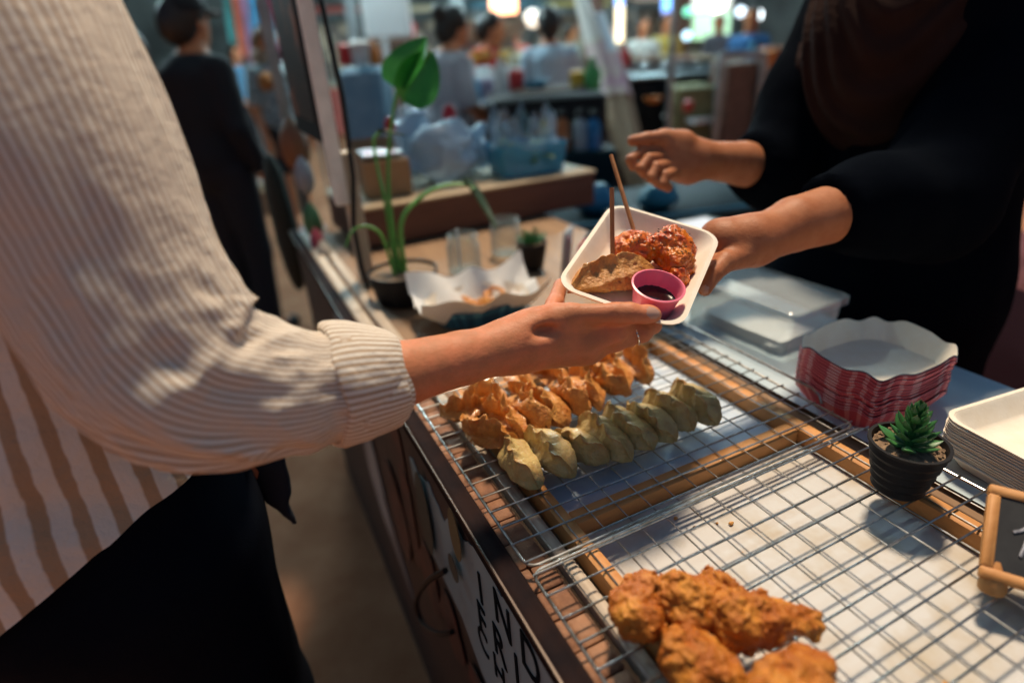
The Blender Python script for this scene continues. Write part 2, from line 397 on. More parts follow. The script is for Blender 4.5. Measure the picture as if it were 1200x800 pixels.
# front panel with the poster (faces the customer, -x)
mb = MB(); mb.box((-0.008,0.10,0.433), (0.02,2.18,0.866)); part('front_panel', mb, M['darkwood'], stall)
px = -0.0185
def yz(pts, k): return [np.array((px-0.0006*k, y, z)) for y, z in pts]
def blob2(y0, z0, ry, rz_, n=26, w1=0.0, ph=0.0): return [(y0+ry*math.cos(t)*(1+w1*math.sin(3*t+ph)), z0+rz_*math.sin(t)*(1+w1*math.cos(2*t+ph))) for t in np.linspace(0, 2*math.pi, n)[:-1][::-1]]
poster = MB(); poster.poly(yz([(0.34,0.05),(0.34,0.866),(-0.95,0.866),(-0.95,0.05)], 0), (-1,0,0), 0.0012)
ps = part('poster', poster, mat('poster_dark_brown', (0.026,0.015,0.014), 0.6, col2=(0.05,0.024,0.02), scale=9), stall)
rnd = random.Random(3); top = []; y = 0.03
while y > -0.95:
    zt = np.interp(-y, [-0.03,0.05,0.12,0.24,0.33,0.40,0.95], [0.80,0.812,0.806,0.855,0.853,0.866,0.8655])
    top.append((y, min(0.8655, zt+0.007*math.sin(y*70)+0.004*math.sin(y*173)))); y -= 0.010
blue = MB(); blue.poly(yz([(-0.95,0.50)]+[(-0.60,0.52),(-0.30,0.575),(-0.20,0.600),(-0.14,0.640),(-0.07,0.645),(-0.01,0.655),(0.02,0.70)]+top, 3)[::-1], (-1,0,0), 0.001)
part('pale_print', blue, mat('poster_pale_blue', (0.20,0.29,0.33), 0.6, col2=(0.24,0.32,0.35), scale=6), ps)
for k, (y0, z0, ry, rz_) in enumerate([(0.105,0.74,0.030,0.11),(0.10,0.62,0.035,0.12),(0.02,0.56,0.05,0.075),(-0.08,0.555,0.05,0.06),(-0.20,0.53,0.06,0.045),(0.20,0.56,0.06,0.11)]):
    red = MB(); red.poly(yz(blob2(y0, z0, ry, rz_, 30, .16, k), 5+k), (-1,0,0), 0.001)
    part('meat_print', red, M['meat'], ps)
for k, (y0, z0, ry, rz_, m_) in enumerate([(-0.179,0.827,0.019,0.040,M['olive']),(-0.035,0.745,0.030,0.075,M['olived']),(-0.156,0.752,0.017,0.021,M['olived'])]):
    ov = MB(); ov.poly(yz(blob2(y0, z0, ry, rz_), 13+k), (-1,0,0), 0.001); part('oval_print', ov, m_, ps)
def text_part(s, loc, rot, size, m, parent, ext=0.0006, off=0.0, name='lettering'):
    cu = bpy.data.curves.new('txt', 'FONT'); cu.body = s; cu.size = size; cu.extrude = ext; cu.offset = off; cu.align_x = 'CENTER'; cu.align_y = 'CENTER'
    o = bpy.data.objects.new('txt', cu); COL.objects.link(o); o.location = loc; o.rotation_euler = rot
    bpy.context.view_layer.update()
    me = bpy.data.meshes.new_from_object(o.evaluated_get(bpy.context.evaluated_depsgraph_get())); me.transform(o.matrix_world)
    bpy.data.objects.remove(o)
    return me
for ch, y, z in [('I',-0.239,0.792),('N',-0.301,0.814),('D',-0.363,0.821),('F',-0.231,0.733),('R',-0.282,0.747),('I',-0.328,0.762),('C',-0.226,0.690),('H',-0.274,0.690),('I',-0.318,0.698)]:
    me = text_part(ch, (px-0.0037, y, z), (R(90), 0, R(-90)), 0.072 if z > .70 else 0.060, None, None); let = MB()
    let.add([(v.co.x, y+(v.co.y-y)*.82, v.co.z) for v in me.vertices], [p.vertices for p in me.polygons])
    part('letter', let, M['ink'], ps, smooth=False)
mb = MB(); mb.poly([(px-0.003,y,z) for y, z in [(0.56,0.85),(0.50,0.44),(0.42,0.36),(0.22,0.30),(0.34,0.44),(0.46,0.85)]], (-1,0,0), 0.002)
part('side_banner', mb, mat('banner_white', (0.36,0.36,0.35), 0.6, col2=(0.22,0.20,0.19), scale=9), stall)
# corner post of the stall with the picture board, the cable, and further pole
post = MB(); post.box((0.052,0.640,1.66), (0.030,0.022,1.20), bev=0.003); part('post', post, M['whitepaint'], stall)
mb = MB(); mb.box((0.078,0.652,1.02), (0.034,0.030,0.30), bev=0.004); part('post_foot', mb, wood_mat('old_post_wood', (0.36,0.29,0.22), (0.55,0.47,0.38), axis=2), stall)
mb = MB(); mb.box((0.066,1.50,1.34), (0.032,0.032,1.00), bev=0.004); mb.box((0.066,1.10,2.25), (0.03,1.0,0.03)); part('rear_pole', mb, M['greymetal'], stall)
mb = MB(); mb.box((2.80,2.85,1.16), (0.035,0.035,2.28), bev=0.004); part('post', mb, M['greymetal'], stall)
mb = MB(); mb.grid(np.array([[(-.43+3.3*j/12, 1.45+1.47*i/8, 2.31+.06*i/8+.012*math.sin(j*1.1)*math.sin(i*.8)) for j in range(13)] for i in range(9)])); part('awning', mb, sheer_mat('added_awning_cloth', (0.34,0.50,0.58)), stall)  # added unseen awning, put in to shade and softly light the ledge goods
cb = MB(); cb.tube([(0.080,0.620,1.75),(0.079,0.618,1.45),(0.086,0.610,1.28),(0.080,0.612,1.12),(0.060,0.600,1.02),(0.058,0.585,0.93),(0.062,0.57,0.885)], 0.0055, 8)
solo('cable', cb, M['black'], 'black cable hanging down the white stall post', 'cable')
fr = thing('picture_board', 'black framed food picture fixed beside the white stall post', 'picture board', (0.045,0.85,1.20))
mb = MB(); mb.box((0.045,0.83,1.50), (0.022,0.36,0.62), bev=0.003); part('board', mb, mat('board_black', (0.008,0.007,0.008), 0.8, spec=.1), fr)
mb = MB(); mb.box((0.0335,0.83,1.50), (0.002,0.30,0.54)); part('picture', mb, mat('food_print', (0.020,0.012,0.010), 0.5, col2=(0.26,0.085,0.03), scale=9, lo=.50, hi=.66), fr)
# hanging oddments on the far end of the stall
def pouch(loc, s, m, lab, kind):
    mb = MB(); V, F = nets(lambda p: smin(ell(p, (0,0,-s*.5), (s*.28, s*.40, s*.5)), cap(p, (0,0,-s*.1), (0,0,.01), .012, .006), .02)+0.02*s*fbm(p*18/s*0.06+5, 3), (-s*.5,-s*.6,-s*1.15), (s*.5,s*.6,.04), s*.05)
    mb.add(V+np.array(loc), F); return solo(kind, mb, m, lab, kind.replace('_', ' '))
pouch((0.045,1.24,1.20), 0.15, mat('leather_brown', (0.20,0.085,0.035), 0.6), 'brown cloth pouch hanging on the far grey pole', 'pouch')
pouch((0.038,1.10,1.10), 0.09, mat('pouch_white', (0.25,0.29,0.33), 0.7), 'small pale blue pouch hanging below the picture board', 'pouch')
pouch((0.03,1.06,0.98), 0.09, mat('pouch_green', (0.06,0.17,0.07), 0.7), 'small green pouch hanging over the stall edge', 'pouch')
pouch((0.025,1.00,0.92), 0.07, mat('pouch_pink', (0.42,0.07,0.10), 0.7), 'small pink pouch hanging over the stall edge', 'pouch')
pouch((0.028,0.93,0.90), 0.07, mat('pouch_cream', (0.5,0.45,0.38), 0.7), 'small cream pouch hanging over the stall edge', 'pouch')
mb = MB()
V, F = nets(lambda p: ell(p, (0,0,0), (0.04,0.10,0.24))+0.02*fbm(p*9, 4), (-.12,-.25,-.45), (.12,.25,.45), .015)
mb.add(V+np.array((-0.02,1.42,0.86)), F); solo('jacket', mb, mat('dark_green_cloth', (0.022,0.028,0.02), 0.9), 'dark green jacket hung on the far end of the stall', 'jacket')
def PXp(px, py, x):
    r = FWD+RT*(px-600)/FPX-UP*(py-400)/FPX; return CAM+r*(x-CAM[0])/r[0]
cb = MB(); cb.tube(catm0([PXp(522,668,-.03), PXp(500,682,-.045), PXp(488,704,-.05), PXp(494,728,-.05), PXp(512,742,-.045), PXp(530,740,-.03)], 24), 0.0045, 6)
solo('loose_cable', cb, M['black'], 'black cable looped below the stall poster', 'cable')

# ------------------------------------------------------------------ pine tray under the racks, lined with paper
tray = thing('draining_tray', 'shallow pine tray with a cross divider lined with oily white paper', 'tray', (0.235,-0.50,TZ))
mb = MB(); mb.box((0.235,-0.335,TZ+0.002), (0.35,0.70,0.003)); part('tray_base', mb, M['ply'], tray)
for x in (0.0655, 0.4095):
    mb = MB(); mb.box((x,-0.37,TZ+0.0140), (0.015 if x < .2 else 0.018,0.80,0.026), bev=0.002); part('side_slat', mb, M['piney'], tray)
mb = MB(); mb.box((0.2365,-0.285,TZ+0.0135), (0.326,0.020,0.0245), bev=0.002); part('divider', mb, M['pine'], tray)
for y in (0.008,-0.758):
    mb = MB(); mb.box((0.2365,y,TZ+0.0135), (0.326,0.018,0.0245), bev=0.002); part('end_slat', mb, M['pine'], tray)
def sheet(x0, x1, y0, y1, z, amp, seed, m=26, n=26):
    G = np.zeros((m, n, 3)); xs = np.linspace(x0, x1, n); ys = np.linspace(y0, y1, m)
    G[..., 0] = xs[None]; G[..., 1] = ys[:, None]; G[..., 2] = 0
    q = G.copy(); q[..., 2] = 0; G[..., 2] = z+amp*(fbm(q*9, seed)+0.5); return G
mb = MB(); mb.grid(sheet(0.074,0.399,-0.748,-0.297,TZ+0.0045,0.0022,3)); solo('lining_paper', mb, M['paper'], 'oil-stained white lining paper in front of the tray divider', 'lining paper', loc=(0.235,-0.52,TZ+.004))
mb = MB(); mb.grid(sheet(0.074,0.399,-0.273,-0.002,TZ+0.0045,0.003,5)); solo('lining_paper', mb, M['shadepaper'], 'lining paper coloured with blue shade under the dumplings behind the tray divider', 'lining paper', loc=(0.235,-0.13,TZ+.004))

# ------------------------------------------------------------------ wire racks
def rack(y0, y1, lab, ncross, xr):
    t = thing('wire_rack', lab, 'wire rack', (0.23,(y0+y1)/2,0.893))
    z = 0.9-0.0016
    fr = MB()
    a, b, r = min(y0,y1), max(y0,y1), 0.012
    xl = 0.0
    pts = []
    for cx, cy, s in ((xr-r,b-r,0),(xl+r,b-r,90),(xl+r,a+r,180),(xr-r,a+r,270)):
        for k in range(5):
            an = R(s+k*22.5); pts.append((cx+r*math.cos(an), cy+r*math.sin(an), z-0.003))
    fr.tube(pts, 0.0017, 8, closed=True)
    part('rim', fr, M['steel'], t)
    gr = MB()
    for k in range(ncross):
        y = b-0.006-(b-a-0.012)*k/(ncross-1); gr.tube([(xl-0.001,y,z),(xr+0.001,y,z)], 0.00112, 6)
    part('cross_wires', gr, M['steel'], t)
    gl = MB()
    for k in range(1, 15):
        x = xl+(xr-xl)*k/15; gl.tube([(x,a,z-0.0024),(x,b,z-0.0021)], 0.0009, 6)
    part('long_wires', gl, M['steel'], t)
    return t
rack(0.030, -0.325, 'steel wire rack under the rows of fried dumplings', 14, 0.462)
rack(-0.331, -0.800, 'steel wire rack under the fried chicken and the potted succulent', 18, 0.468)
hd = MB(); hd.tube([(0.470,0.03,0.893),(0.474,0.02,0.908),(0.474,-0.25,0.908),(0.474,-0.262,0.904),(0.474,-0.268,0.893)], 0.002, 8)
bpy.data.objects['wire_rack']; part('handle', hd, M['steel'], bpy.data.objects['wire_rack'])

# ------------------------------------------------------------------ fried food
M['gyoza'] = mat('pale_dumpling_skin', (0.52,0.385,0.155), 0.42, col2=(0.36,0.20,0.06), scale=34, lo=.46, hi=.72, bump=0.6, bscale=190, coat=0.2, sss=0.12)
M['gyozaf'] = mat('fried_dumpling_skin', (0.62,0.295,0.080), 0.42, col2=(0.42,0.14,0.026), scale=40, lo=.38, hi=.68, bump=0.8, bscale=220, coat=0.15, sss=0.08)
M['chicken'] = mat('chicken_batter', (0.38,0.105,0.013), 0.45, col2=(0.66,0.28,0.045), scale=38, lo=.40, hi=.68, bump=1.0, bscale=170, sss=0.05, spec=.3)
M['glaze'] = mat('glazed_chicken', (0.56,0.075,0.006), 0.24, col2=(0.80,0.25,0.02), scale=55, lo=.40, hi=.66, bump=0.8, bscale=160, coat=0.35, sss=0.05)
crest(M['gyoza'], (0.38,0.19,0.05), .56, .70); crest(M['gyozaf'], (0.68,0.34,0.09), .55, .68)
def gyoza_mb(L, W, H, seed, wrinkle, flange, curl, nl=56, nc=48, blunt=.5, groove=0.0):
    """half-moon dumpling: plump belly, pinched crest folded into pleats, optional deep fried grooves"""
    rn = random.Random(seed); G = np.zeros((nl+1, nc+1, 3)); ph = rn.random()*6; tw = rn.uniform(-.35, .35)
    for i in range(nl+1):
        t = -1+2*i/nl; e = max(0.0, 1-abs(t)**2.6)
        w = W*0.5*(e**blunt)*(1+.10*math.sin(2.3*t+ph))+0.0006; h = H*(e**(blunt*.85))+0.0006
        for k in range(nc+1):
            a = 2*math.pi*k/nc; s, c = math.sin(a), math.cos(a); up = max(0, c)
            x = w*s*(1-0.72*up**1.3); z = h*(0.40+0.40*c+0.2*up**3)
            x += groove*w*.30*s*math.cos(5*a+2.2*t+ph)*e; z += groove*h*.16*math.sin(4*a+1.7*t+ph)*e
            pl = math.sin(t*13+ph+0.9*math.sin(t*4+ph)); pl = math.copysign(abs(pl)**.6, pl)
            x += wrinkle*(.62*up**4*pl+.35*math.sin(t*5+ph)*up**2)
            z += flange*up**5*(0.35+0.65*e)*(1+.5*math.sin(t*11+ph*2))+wrinkle*.25*up**4*math.cos(t*19+ph)
            x += tw*t*(z-h*.3)
            G[i, k] = (x+curl*0.5*L*t*t, t*L/2*(1-.10*up*e), z)
    N = fbm(G*75+seed*3.1, seed, 3); N2 = fbm(G*260+seed, seed+9, 2); N3 = np.abs(fbm(G*130+seed, seed+4, 2))
    C = G.mean(axis=1, keepdims=True); dirn = G-C; dirn /= np.linalg.norm(dirn, axis=2, keepdims=True)+1e-9
    G = G+dirn*(N*0.24*W*0.5+N2*0.0016-(.004+.010*groove)*N3)[..., None]
    G[:, -1] = G[:, 0]
    mb = MB(); mb.grid(G, flip=True); return mb
def put(mb, loc, M3):
    mb.v = [tuple(np.array(M3) @ np.array(v)+np.array(loc)) for v in mb.v]; return mb
def rotm(rz, rx=0.0, ry=0.0): return Matrix.Rotation(rz,3,'Z') @ Matrix.Rotation(ry,3,'Y') @ Matrix.Rotation(rx,3,'X')
ORD = ['first','second','third','fourth','fifth','sixth','seventh','eighth','ninth','tenth','eleventh','twelfth','thirteenth']
RZ = 0.9003
front = [(0.060,-0.196,-18,1.0),(0.101,-0.196,-6,1.06),(0.137,-0.203,4,.92),(0.173,-0.204,-4,1.05),(0.206,-0.201,-8,1.05),(0.240,-0.206,-2,.95),(0.274,-0.197,-12,1.02),(0.318,-0.200,-16,1.05)]
for i, (x, y, rz, s) in enumerate(front):
    mb = gyoza_mb(0.086*s, 0.042*s, 0.036*s, 20+i, 0.0050, 0.005, 0.08*(-1)**i, groove=.25)
    put(mb, (x, y, RZ+0.0035), rotm(R(rz+14), R(0), R(-20-4*(i % 3))))
    zmin = min(v[2] for v in mb.v); mb.v = [(a,b,c-zmin+RZ-0.0008) for a,b,c in mb.v]
    solo('dumpling', mb, M['gyoza'], 'pale olive fried dumpling, %s from the left in the front row' % ('last on the right, eighth' if i == 7 else ORD[i]), 'dumpling', 'pale dumplings in the front row on the wire rack')
back = [(0.048,-0.128,30,1.0),(0.083,-0.118,8,1.05),(0.112,-0.112,-6,1.1),(0.146,-0.108,12,1.08),(0.180,-0.106,-10,1.1),(0.214,-0.100,-4,1.05),(0.246,-0.092,8,1.12),(0.276,-0.085,-12,1.05),(0.308,-0.080,-22,1.15)]
for i, (x, y, rz, s) in enumerate(back):
    mb = gyoza_mb(0.084*s, 0.033*s, 0.038*s, 50+i, 0.0085, 0.008, 0.16*(-1)**i, blunt=.42, groove=.9)
    put(mb, (x, y, RZ), rotm(R(rz), R(0), R(-24+9*(i % 3))))
    zmin = min(v[2] for v in mb.v); mb.v = [(a,b,c-zmin+RZ-0.0008) for a,b,c in mb.v]
    solo('dumpling', mb, M['gyozaf'], 'crisp orange fried dumpling, %s from the left in its row behind the pale ones' % ORD[i], 'dumpling', 'orange fried dumplings on the wire rack')
back2 = [(0.045,-0.060,70,.9),(0.085,-0.050,20,1.0),(0.135,-0.040,-20,1.0),(0.19,-0.035,15,1.0),(0.240,-0.02,-8,1.0)]
for i, (x, y, rz, s) in enumerate(back2):
    mb = gyoza_mb(0.080*s, 0.036*s, 0.036*s, 80+i, 0.0070, 0.005, 0.2*(-1)**i, blunt=.42, groove=.9)
    put(mb, (x, y, RZ), rotm(R(rz), R(0), R(-14+11*(i % 3))))
    zmin = min(v[2] for v in mb.v); mb.v = [(a,b,c-zmin+RZ-0.0008) for a,b,c in mb.v]
    solo('dumpling', mb, M['gyozaf'], 'orange fried dumpling partly under the bare forearm, %s from the left in the rearmost row' % ORD[i], 'dumpling', 'orange fried dumplings on the wire rack')
def chunk_mb(blobs, seed, h, amp=0.013, freq=95, k=0.010):
    A = np.array([b[:3] for b in blobs]); r = max(max(b[3:6]) for b in blobs)+0.02
    def fn(p):
        q = p+0.010*np.stack([fbm(p*55+3, seed, 2), fbm(p*55+13, seed+1, 2), fbm(p*55+23, seed+2, 2)], -1)
        d = sm([ell(q, b[:3], b[3:6]) for b in blobs], k)
        n = fbm(p*freq, seed, 3); bil = np.abs(fbm(p*freq*0.8+7, seed+5, 2))
        return d-amp*n-amp*1.1*bil-.0035*fbm(p*330, seed+9, 2)-.0075*np.abs(fbm(p*200, seed+12, 2))+0.0025
    V, F = nets(fn, A.min(0)-r, A.max(0)+r, h); mb = MB(); mb.add(V, F); return mb
ch = [('craggy fried chicken chunk at the left end of the pile', [(0.048,-0.432,0.920,0.024,0.027,0.021),(0.064,-0.424,0.926,0.017,0.017,0.016)]),
      ('long fried chicken piece across the back of the pile', [(0.082,-0.448,0.931,0.024,0.027,0.023),(0.106,-0.455,0.925,0.026,0.024,0.023)]),
      ('knobbly fried chicken piece at the right of the pile ending in a pointed tip', [(0.108,-0.477,0.923,0.026,0.024,0.023),(0.130,-0.489,0.919,.023,.019,.020),(0.154,-0.502,0.914,0.016,0.012,0.013)]),
      ('small round fried chicken chunk at the front left of the pile', [(0.056,-0.486,0.919,0.025,0.025,0.022),(0.066,-0.503,0.915,0.018,0.018,0.016)]),
      ('fried chicken piece nearest the front of the rack, cut by the photo edge', [(0.092,-0.540,0.919,0.034,0.026,0.024),(0.118,-0.535,0.914,0.026,0.020,0.018)])]
for i, (lab, bl) in enumerate(ch):
    mb = chunk_mb(bl, 100+i*7, 0.0014); zmin = min(v[2] for v in mb.v)
    if i != 1: mb.v = [(a,b,c-zmin+RZ-0.0008) for a,b,c in mb.v]
    solo('fried_chicken', mb, M['chicken'], lab, 'fried chicken', 'fried chicken pieces piled on the front rack')
rn = random.Random(9)
for k in range(6):
    x, y = [(0.18,-0.325),(0.188,-0.345),(0.213,-0.352),(0.225,-0.36),(0.205,-0.395),(0.24,-0.57),(0.15,-0.36),(0.235,-0.52),(0.13,-0.33)][k]
    r = 0.0014+.0013*rn.random(); mb = MB(); V, F = nets(lambda p: ell(p, (0,0,r*.6), (r*1.4,r,r*.7))-0.0012*fbm(p*500+k, k), (-.007,-.007,-.004), (.007,.007,.008), 0.0012)
    mb.add(V+np.array((x,y,TZ+0.0058)), F); solo('crumb', mb, M['gyozaf'], 'tiny orange batter crumb fallen on the oily white paper', 'crumb', 'batter crumbs on the lining paper')

# ------------------------------------------------------------------ paper tray between the two hands, with its food
_A, _B, _C, _D = P(652,352,.61), P(792,366,.605), P(838,262,.72), P(722,250,.725)
TC = (_A+_B+_C+_D)/4; TU = (_B-_A+_C-_D)/2; TV = (_D-_A+_C-_B)/2
TN = np.cross(TU, TV); TN /= np.linalg.norm(TN); TV = TV/np.linalg.norm(TV); TU = np.cross(TV, TN)
TR = np.stack([TU, TV, TN], 1)
def T3(u, v, w_): return TC+TU*u+TV*v+TN*w_
def rrect(hx, hy, r, n=6):
    out = []
    for cx, cy, s in ((hx-r,hy-r,0),(-hx+r,hy-r,90),(-hx+r,-hy+r,180),(hx-r,-hy+r,270)):
        for k in range(n): a = R(s+90*k/(n-1)); out.append((cx+r*math.cos(a), cy+r*math.sin(a)))
    return out
def paper_tray_mb(hx, hy, H, inset=0.016, fl=0.0042, th=0.0011):
    rings = [(hx,hy,0.024,-0.0022),(hx+.0006,hy+.0006,0.024,0.0),(hx-fl,hy-fl,0.020,0.0004),(hx-fl-.003,hy-fl-.003,0.018,-.003),(hx-fl-inset+.003,hy-fl-inset+.003,0.016,-H+.004),(hx-fl-inset-.002,hy-fl-inset-.002,0.014,-H),
             (hx-fl-inset-.020,hy-fl-inset-.020,0.010,-H)]
    rings2 = [(a-(-th if 0 else th), b-th, c, z-th) for a, b, c, z in rings[2:]]
    mb = MB(); V = []; n = 24
    rr = rings+rings2[::-1]
    for a, b, c, z in rr: V += [(x, y, z) for x, y in rrect(a, b, c)]
    F = []
    m = len(rr)
    for i in range(m-1):
        if i == len(rings)-1: continue
        for k in range(n): F.append((i*n+k, (i+1)*n+k, (i+1)*n+(k+1)%n, i*n+(k+1)%n))
    a = len(rings)-1; F.append(tuple(a*n+k for k in range(n)))
    b = len(rings); F.append(tuple(b*n+k for k in range(n))[::-1])
    for k in range(n): F.append(((m-1)*n+k, k, (k+1)%n, (m-1)*n+(k+1)%n))
    mb.add(V, F); return mb
mb = put(paper_tray_mb(0.0690, 0.0915, 0.021), TC, TR)
solo('paper_tray', mb, M['pulp'], 'cream paper food tray held up between the two hands', 'food tray', loc=tuple(T3(0,0,-.028)))
def tray_chunk(bl, seed, amp=.008, h=.0014):
    mb = chunk_mb(bl, seed, h, amp=amp, freq=85, k=.010); mb.v = [(a,b,c+.004) for a,b,c in mb.v]; return put(mb, TC, TR)
solo('glazed_chicken', tray_chunk([(0.024,0.034,-0.001,0.027,0.025,0.023),(0.036,0.018,-0.004,0.020,0.020,0.019)], 301), M['glaze'], 'big shiny red glazed chicken piece at the upper right of the held tray', 'glazed chicken', 'sesame chicken in the held tray')
solo('glazed_chicken', tray_chunk([(-0.012,0.020,-0.005,0.024,0.023,0.019),(-0.025,0.012,-0.008,0.016,0.018,0.017)], 305), M['glaze'], 'smaller glazed chicken piece pierced by the tilted skewer', 'glazed chicken', 'sesame chicken in the held tray')
solo('glazed_chicken', tray_chunk([(0.042,0.000,-0.011,0.014,0.019,0.013)], 309), M['glaze'], 'glazed chicken piece tucked behind the pink sauce cup', 'glazed chicken', 'sesame chicken in the held tray')
mb = gyoza_mb(0.108, 0.047, 0.034, 411, 0.0042, 0.002, 0.06, blunt=.6, groove=.5); put(mb, (0,0,0), rotm(R(-47), 0, R(-14)))
mb.v = [(a-0.021, b-0.038, c-0.0190) for a,b,c in mb.v]; put(mb, TC, TR)
solo('dumpling', mb, M['gyozaf'], 'long golden fried dumpling lying in the held paper tray', 'dumpling')
seeds = MB(); rn = random.Random(4); sb = MB()
def seed_on(mb, u, v, wz, rn):
    a = rn.random()*6.28; d = np.array((math.cos(a), math.sin(a), .2))*0.0012; c = np.array((u, v, wz)); mb.tube([T3(*(c-d)), T3(*c), T3(*(c+d))], [0.0002,0.00075,0.0002], 5)
for k in range(70):
    u, v = rn.gauss(0.008,.022), rn.gauss(.024,.013)
    top = -1
    for c in [(0.024,0.034,-0.001,0.027,0.025,0.023),(0.036,0.018,-0.004,0.020,0.020,0.019),(-0.012,0.020,-0.005,0.024,0.023,0.019),(-0.025,0.012,-0.008,0.016,0.018,0.017)]:
        e = 1-((u-c[0])/c[3])**2-((v-c[1])/c[4])**2
        if e > 0: top = max(top, c[2]+c[5]*math.sqrt(e))
    if top > -0.5: seed_on(seeds if k % 3 else sb, u, v, top+0.0045, rn)
tag(solo('sesame_seeds', sb, mat('white_sesame', (0.62,0.5,0.34), 0.5), 'pale sesame seeds sprinkled over the glazed chicken', 'sesame seeds'), kind='stuff')
tag(solo('sesame_seeds', seeds, mat('black_sesame', (0.012,0.009,0.008), 0.5), 'black sesame seeds sprinkled over the glazed chicken', 'sesame seeds'), kind='stuff')
M['bamboo'] = wood_mat('bamboo', (0.30,0.12,0.04), (0.44,0.20,0.075), axis=2, rough=.45, dens=3)
def skewer(tp, bt, lab):
    mb = MB(); d = np.array(bt)-np.array(tp); mb.tube([tp, np.array(tp)+d*.85, bt], [0.0025,0.0025,0.0008], 12); solo('skewer', mb, M['bamboo'], lab, 'skewer', 'bamboo skewers stuck in the held food')
skewer(P(717,220,.645), P(718,322,.655), 'upright bamboo skewer stuck in the long golden dumpling')
skewer(P(716,182,.715), P(747,284,.682), 'tilted bamboo skewer stuck in the glazed chicken')
# sauce cup
cupc = T3(0.0310,-0.053,-0.0195); cup = thing('sauce_cup', 'pink ribbed plastic sauce cup of dark sauce in the held tray', 'sauce cup', tuple(cupc))
tilt = np.array(TR) @ np.array(Matrix.Rotation(R(-4), 3, 'X'))
mb = MB(); mb.lathe([(0,0),(0.0200,0),(0.0210,.001),(0.0265,.029),(0.0282,.0295),(0.0284,.0315),(0.0264,.0320),(0.0255,.0305),(0.0252,.029),(0.0201,.0018),(0,.0016)], cupc, 72, M=tilt, mod=lambda i, a: 1+(0.010*(1 if math.sin(a*36) > 0 else -1) if i in (8,9,2,3) and i != 3 else 0))
part('cup', mb, mat('pink_plastic', (0.90,0.22,0.32), 0.32, sss=0.15), cup)
mb = MB(); mb.lathe([(0,0.0140),(0.011,0.0140),(0.0218,.0141),(0.0226,.0147)], cupc, 40, M=tilt)
part('sauce', mb, mat('dark_sauce', (0.012,0.004,0.003), 0.06, coat=0.5), cup)
# ------------------------------------------------------------------ people
M['skin'] = mat('skin_tan', (0.50,0.200,0.095), 0.52, col2=(0.62,0.225,0.110), scale=38, bump=0.15, bscale=420, sss=0.18, spec=.35)
M['skin2'] = mat('skin_brown', (0.40,0.142,0.060), 0.52, col2=(0.46,0.180,0.082), scale=45, bump=0.15, bscale=420, sss=0.18, spec=.35)
M['nail'] = mat('nail', (0.56,0.33,0.24), 0.22, coat=0.3)
M['hair'] = mat('dark_hair', (0.012,0.009,0.008), 0.45, col2=(0.025,0.018,0.014), scale=60, stretch=(3,3,.4))
M['hairb'] = mat('brown_hair', (0.10,0.05,0.025), 0.45, col2=(0.17,0.09,0.045), scale=60, stretch=(3,3,.4))
def frame(f):
    f = np.array((f[0], f[1], 0.0)); f /= np.linalg.norm(f); r = np.array((f[1], -f[0], 0)); return r, f
def head_sdf(p, c, f, s=1.0, nod=0.0):
    """head with brow, nose, lips, jaw and ears; c is the skull centre, f the way it faces"""
    r, f = frame(f); u = np.array((0,0,1.)); f2 = f*math.cos(nod)-u*math.sin(nod); u2 = u*math.cos(nod)+f*math.sin(nod)
    q = (p-np.array(c)) @ np.stack([r, f2, u2], 1)/s
    d = sm([ell(q, (0,-.005,.03), (.076,.095,.088)), ell(q, (0,.022,-.045), (.058,.068,.070)), ell(q, (0,.055,-.092), (.024,.022,.02))], .035)
    d = smin(d, cap(q, (0,.088,.012), (0,.110,-.028), .008, .012), .012)
    d = smin(d, ell(q, (0,.086,-.062), (.024,.012,.009)), .008)
    for k in (-1, 1):
        d = -smin(-d, ell(q, (k*.031,.093,.010), (.017,.016,.010)), .010)
        d = smin(d, ell(q, (k*.031,.079,.008), (.0125,.0125,.0115)), .003)
        d = smin(d, ell(q, (k*.076,-.008,-.010), (.010,.018,.030)), .008)
    return d*s
def limb(p, pts, rads, k=.012, sq=None):
    return sm([cap(p, pts[i], pts[i+1], rads[i], rads[i+1], sq) for i in range(len(pts)-1)], k)
def bbox(pts, pad):
    A = np.array(pts); return A.min(0)-pad, A.max(0)+pad
def catm(pts, m):
    pts = np.array(pts, float); n = len(pts); out = []
    for t in np.linspace(0, n-1.0001, m):
        i = int(t); f = t-i; a, b, c, d = pts[max(i-1,0)], pts[i], pts[min(i+1,n-1)], pts[min(i+2,n-1)]
        out.append(0.5*((2*b)+(-a+c)*f+(2*a-5*b+4*c-d)*f*f+(-a+3*b-3*c+d)*f**3))
    return np.array(out)

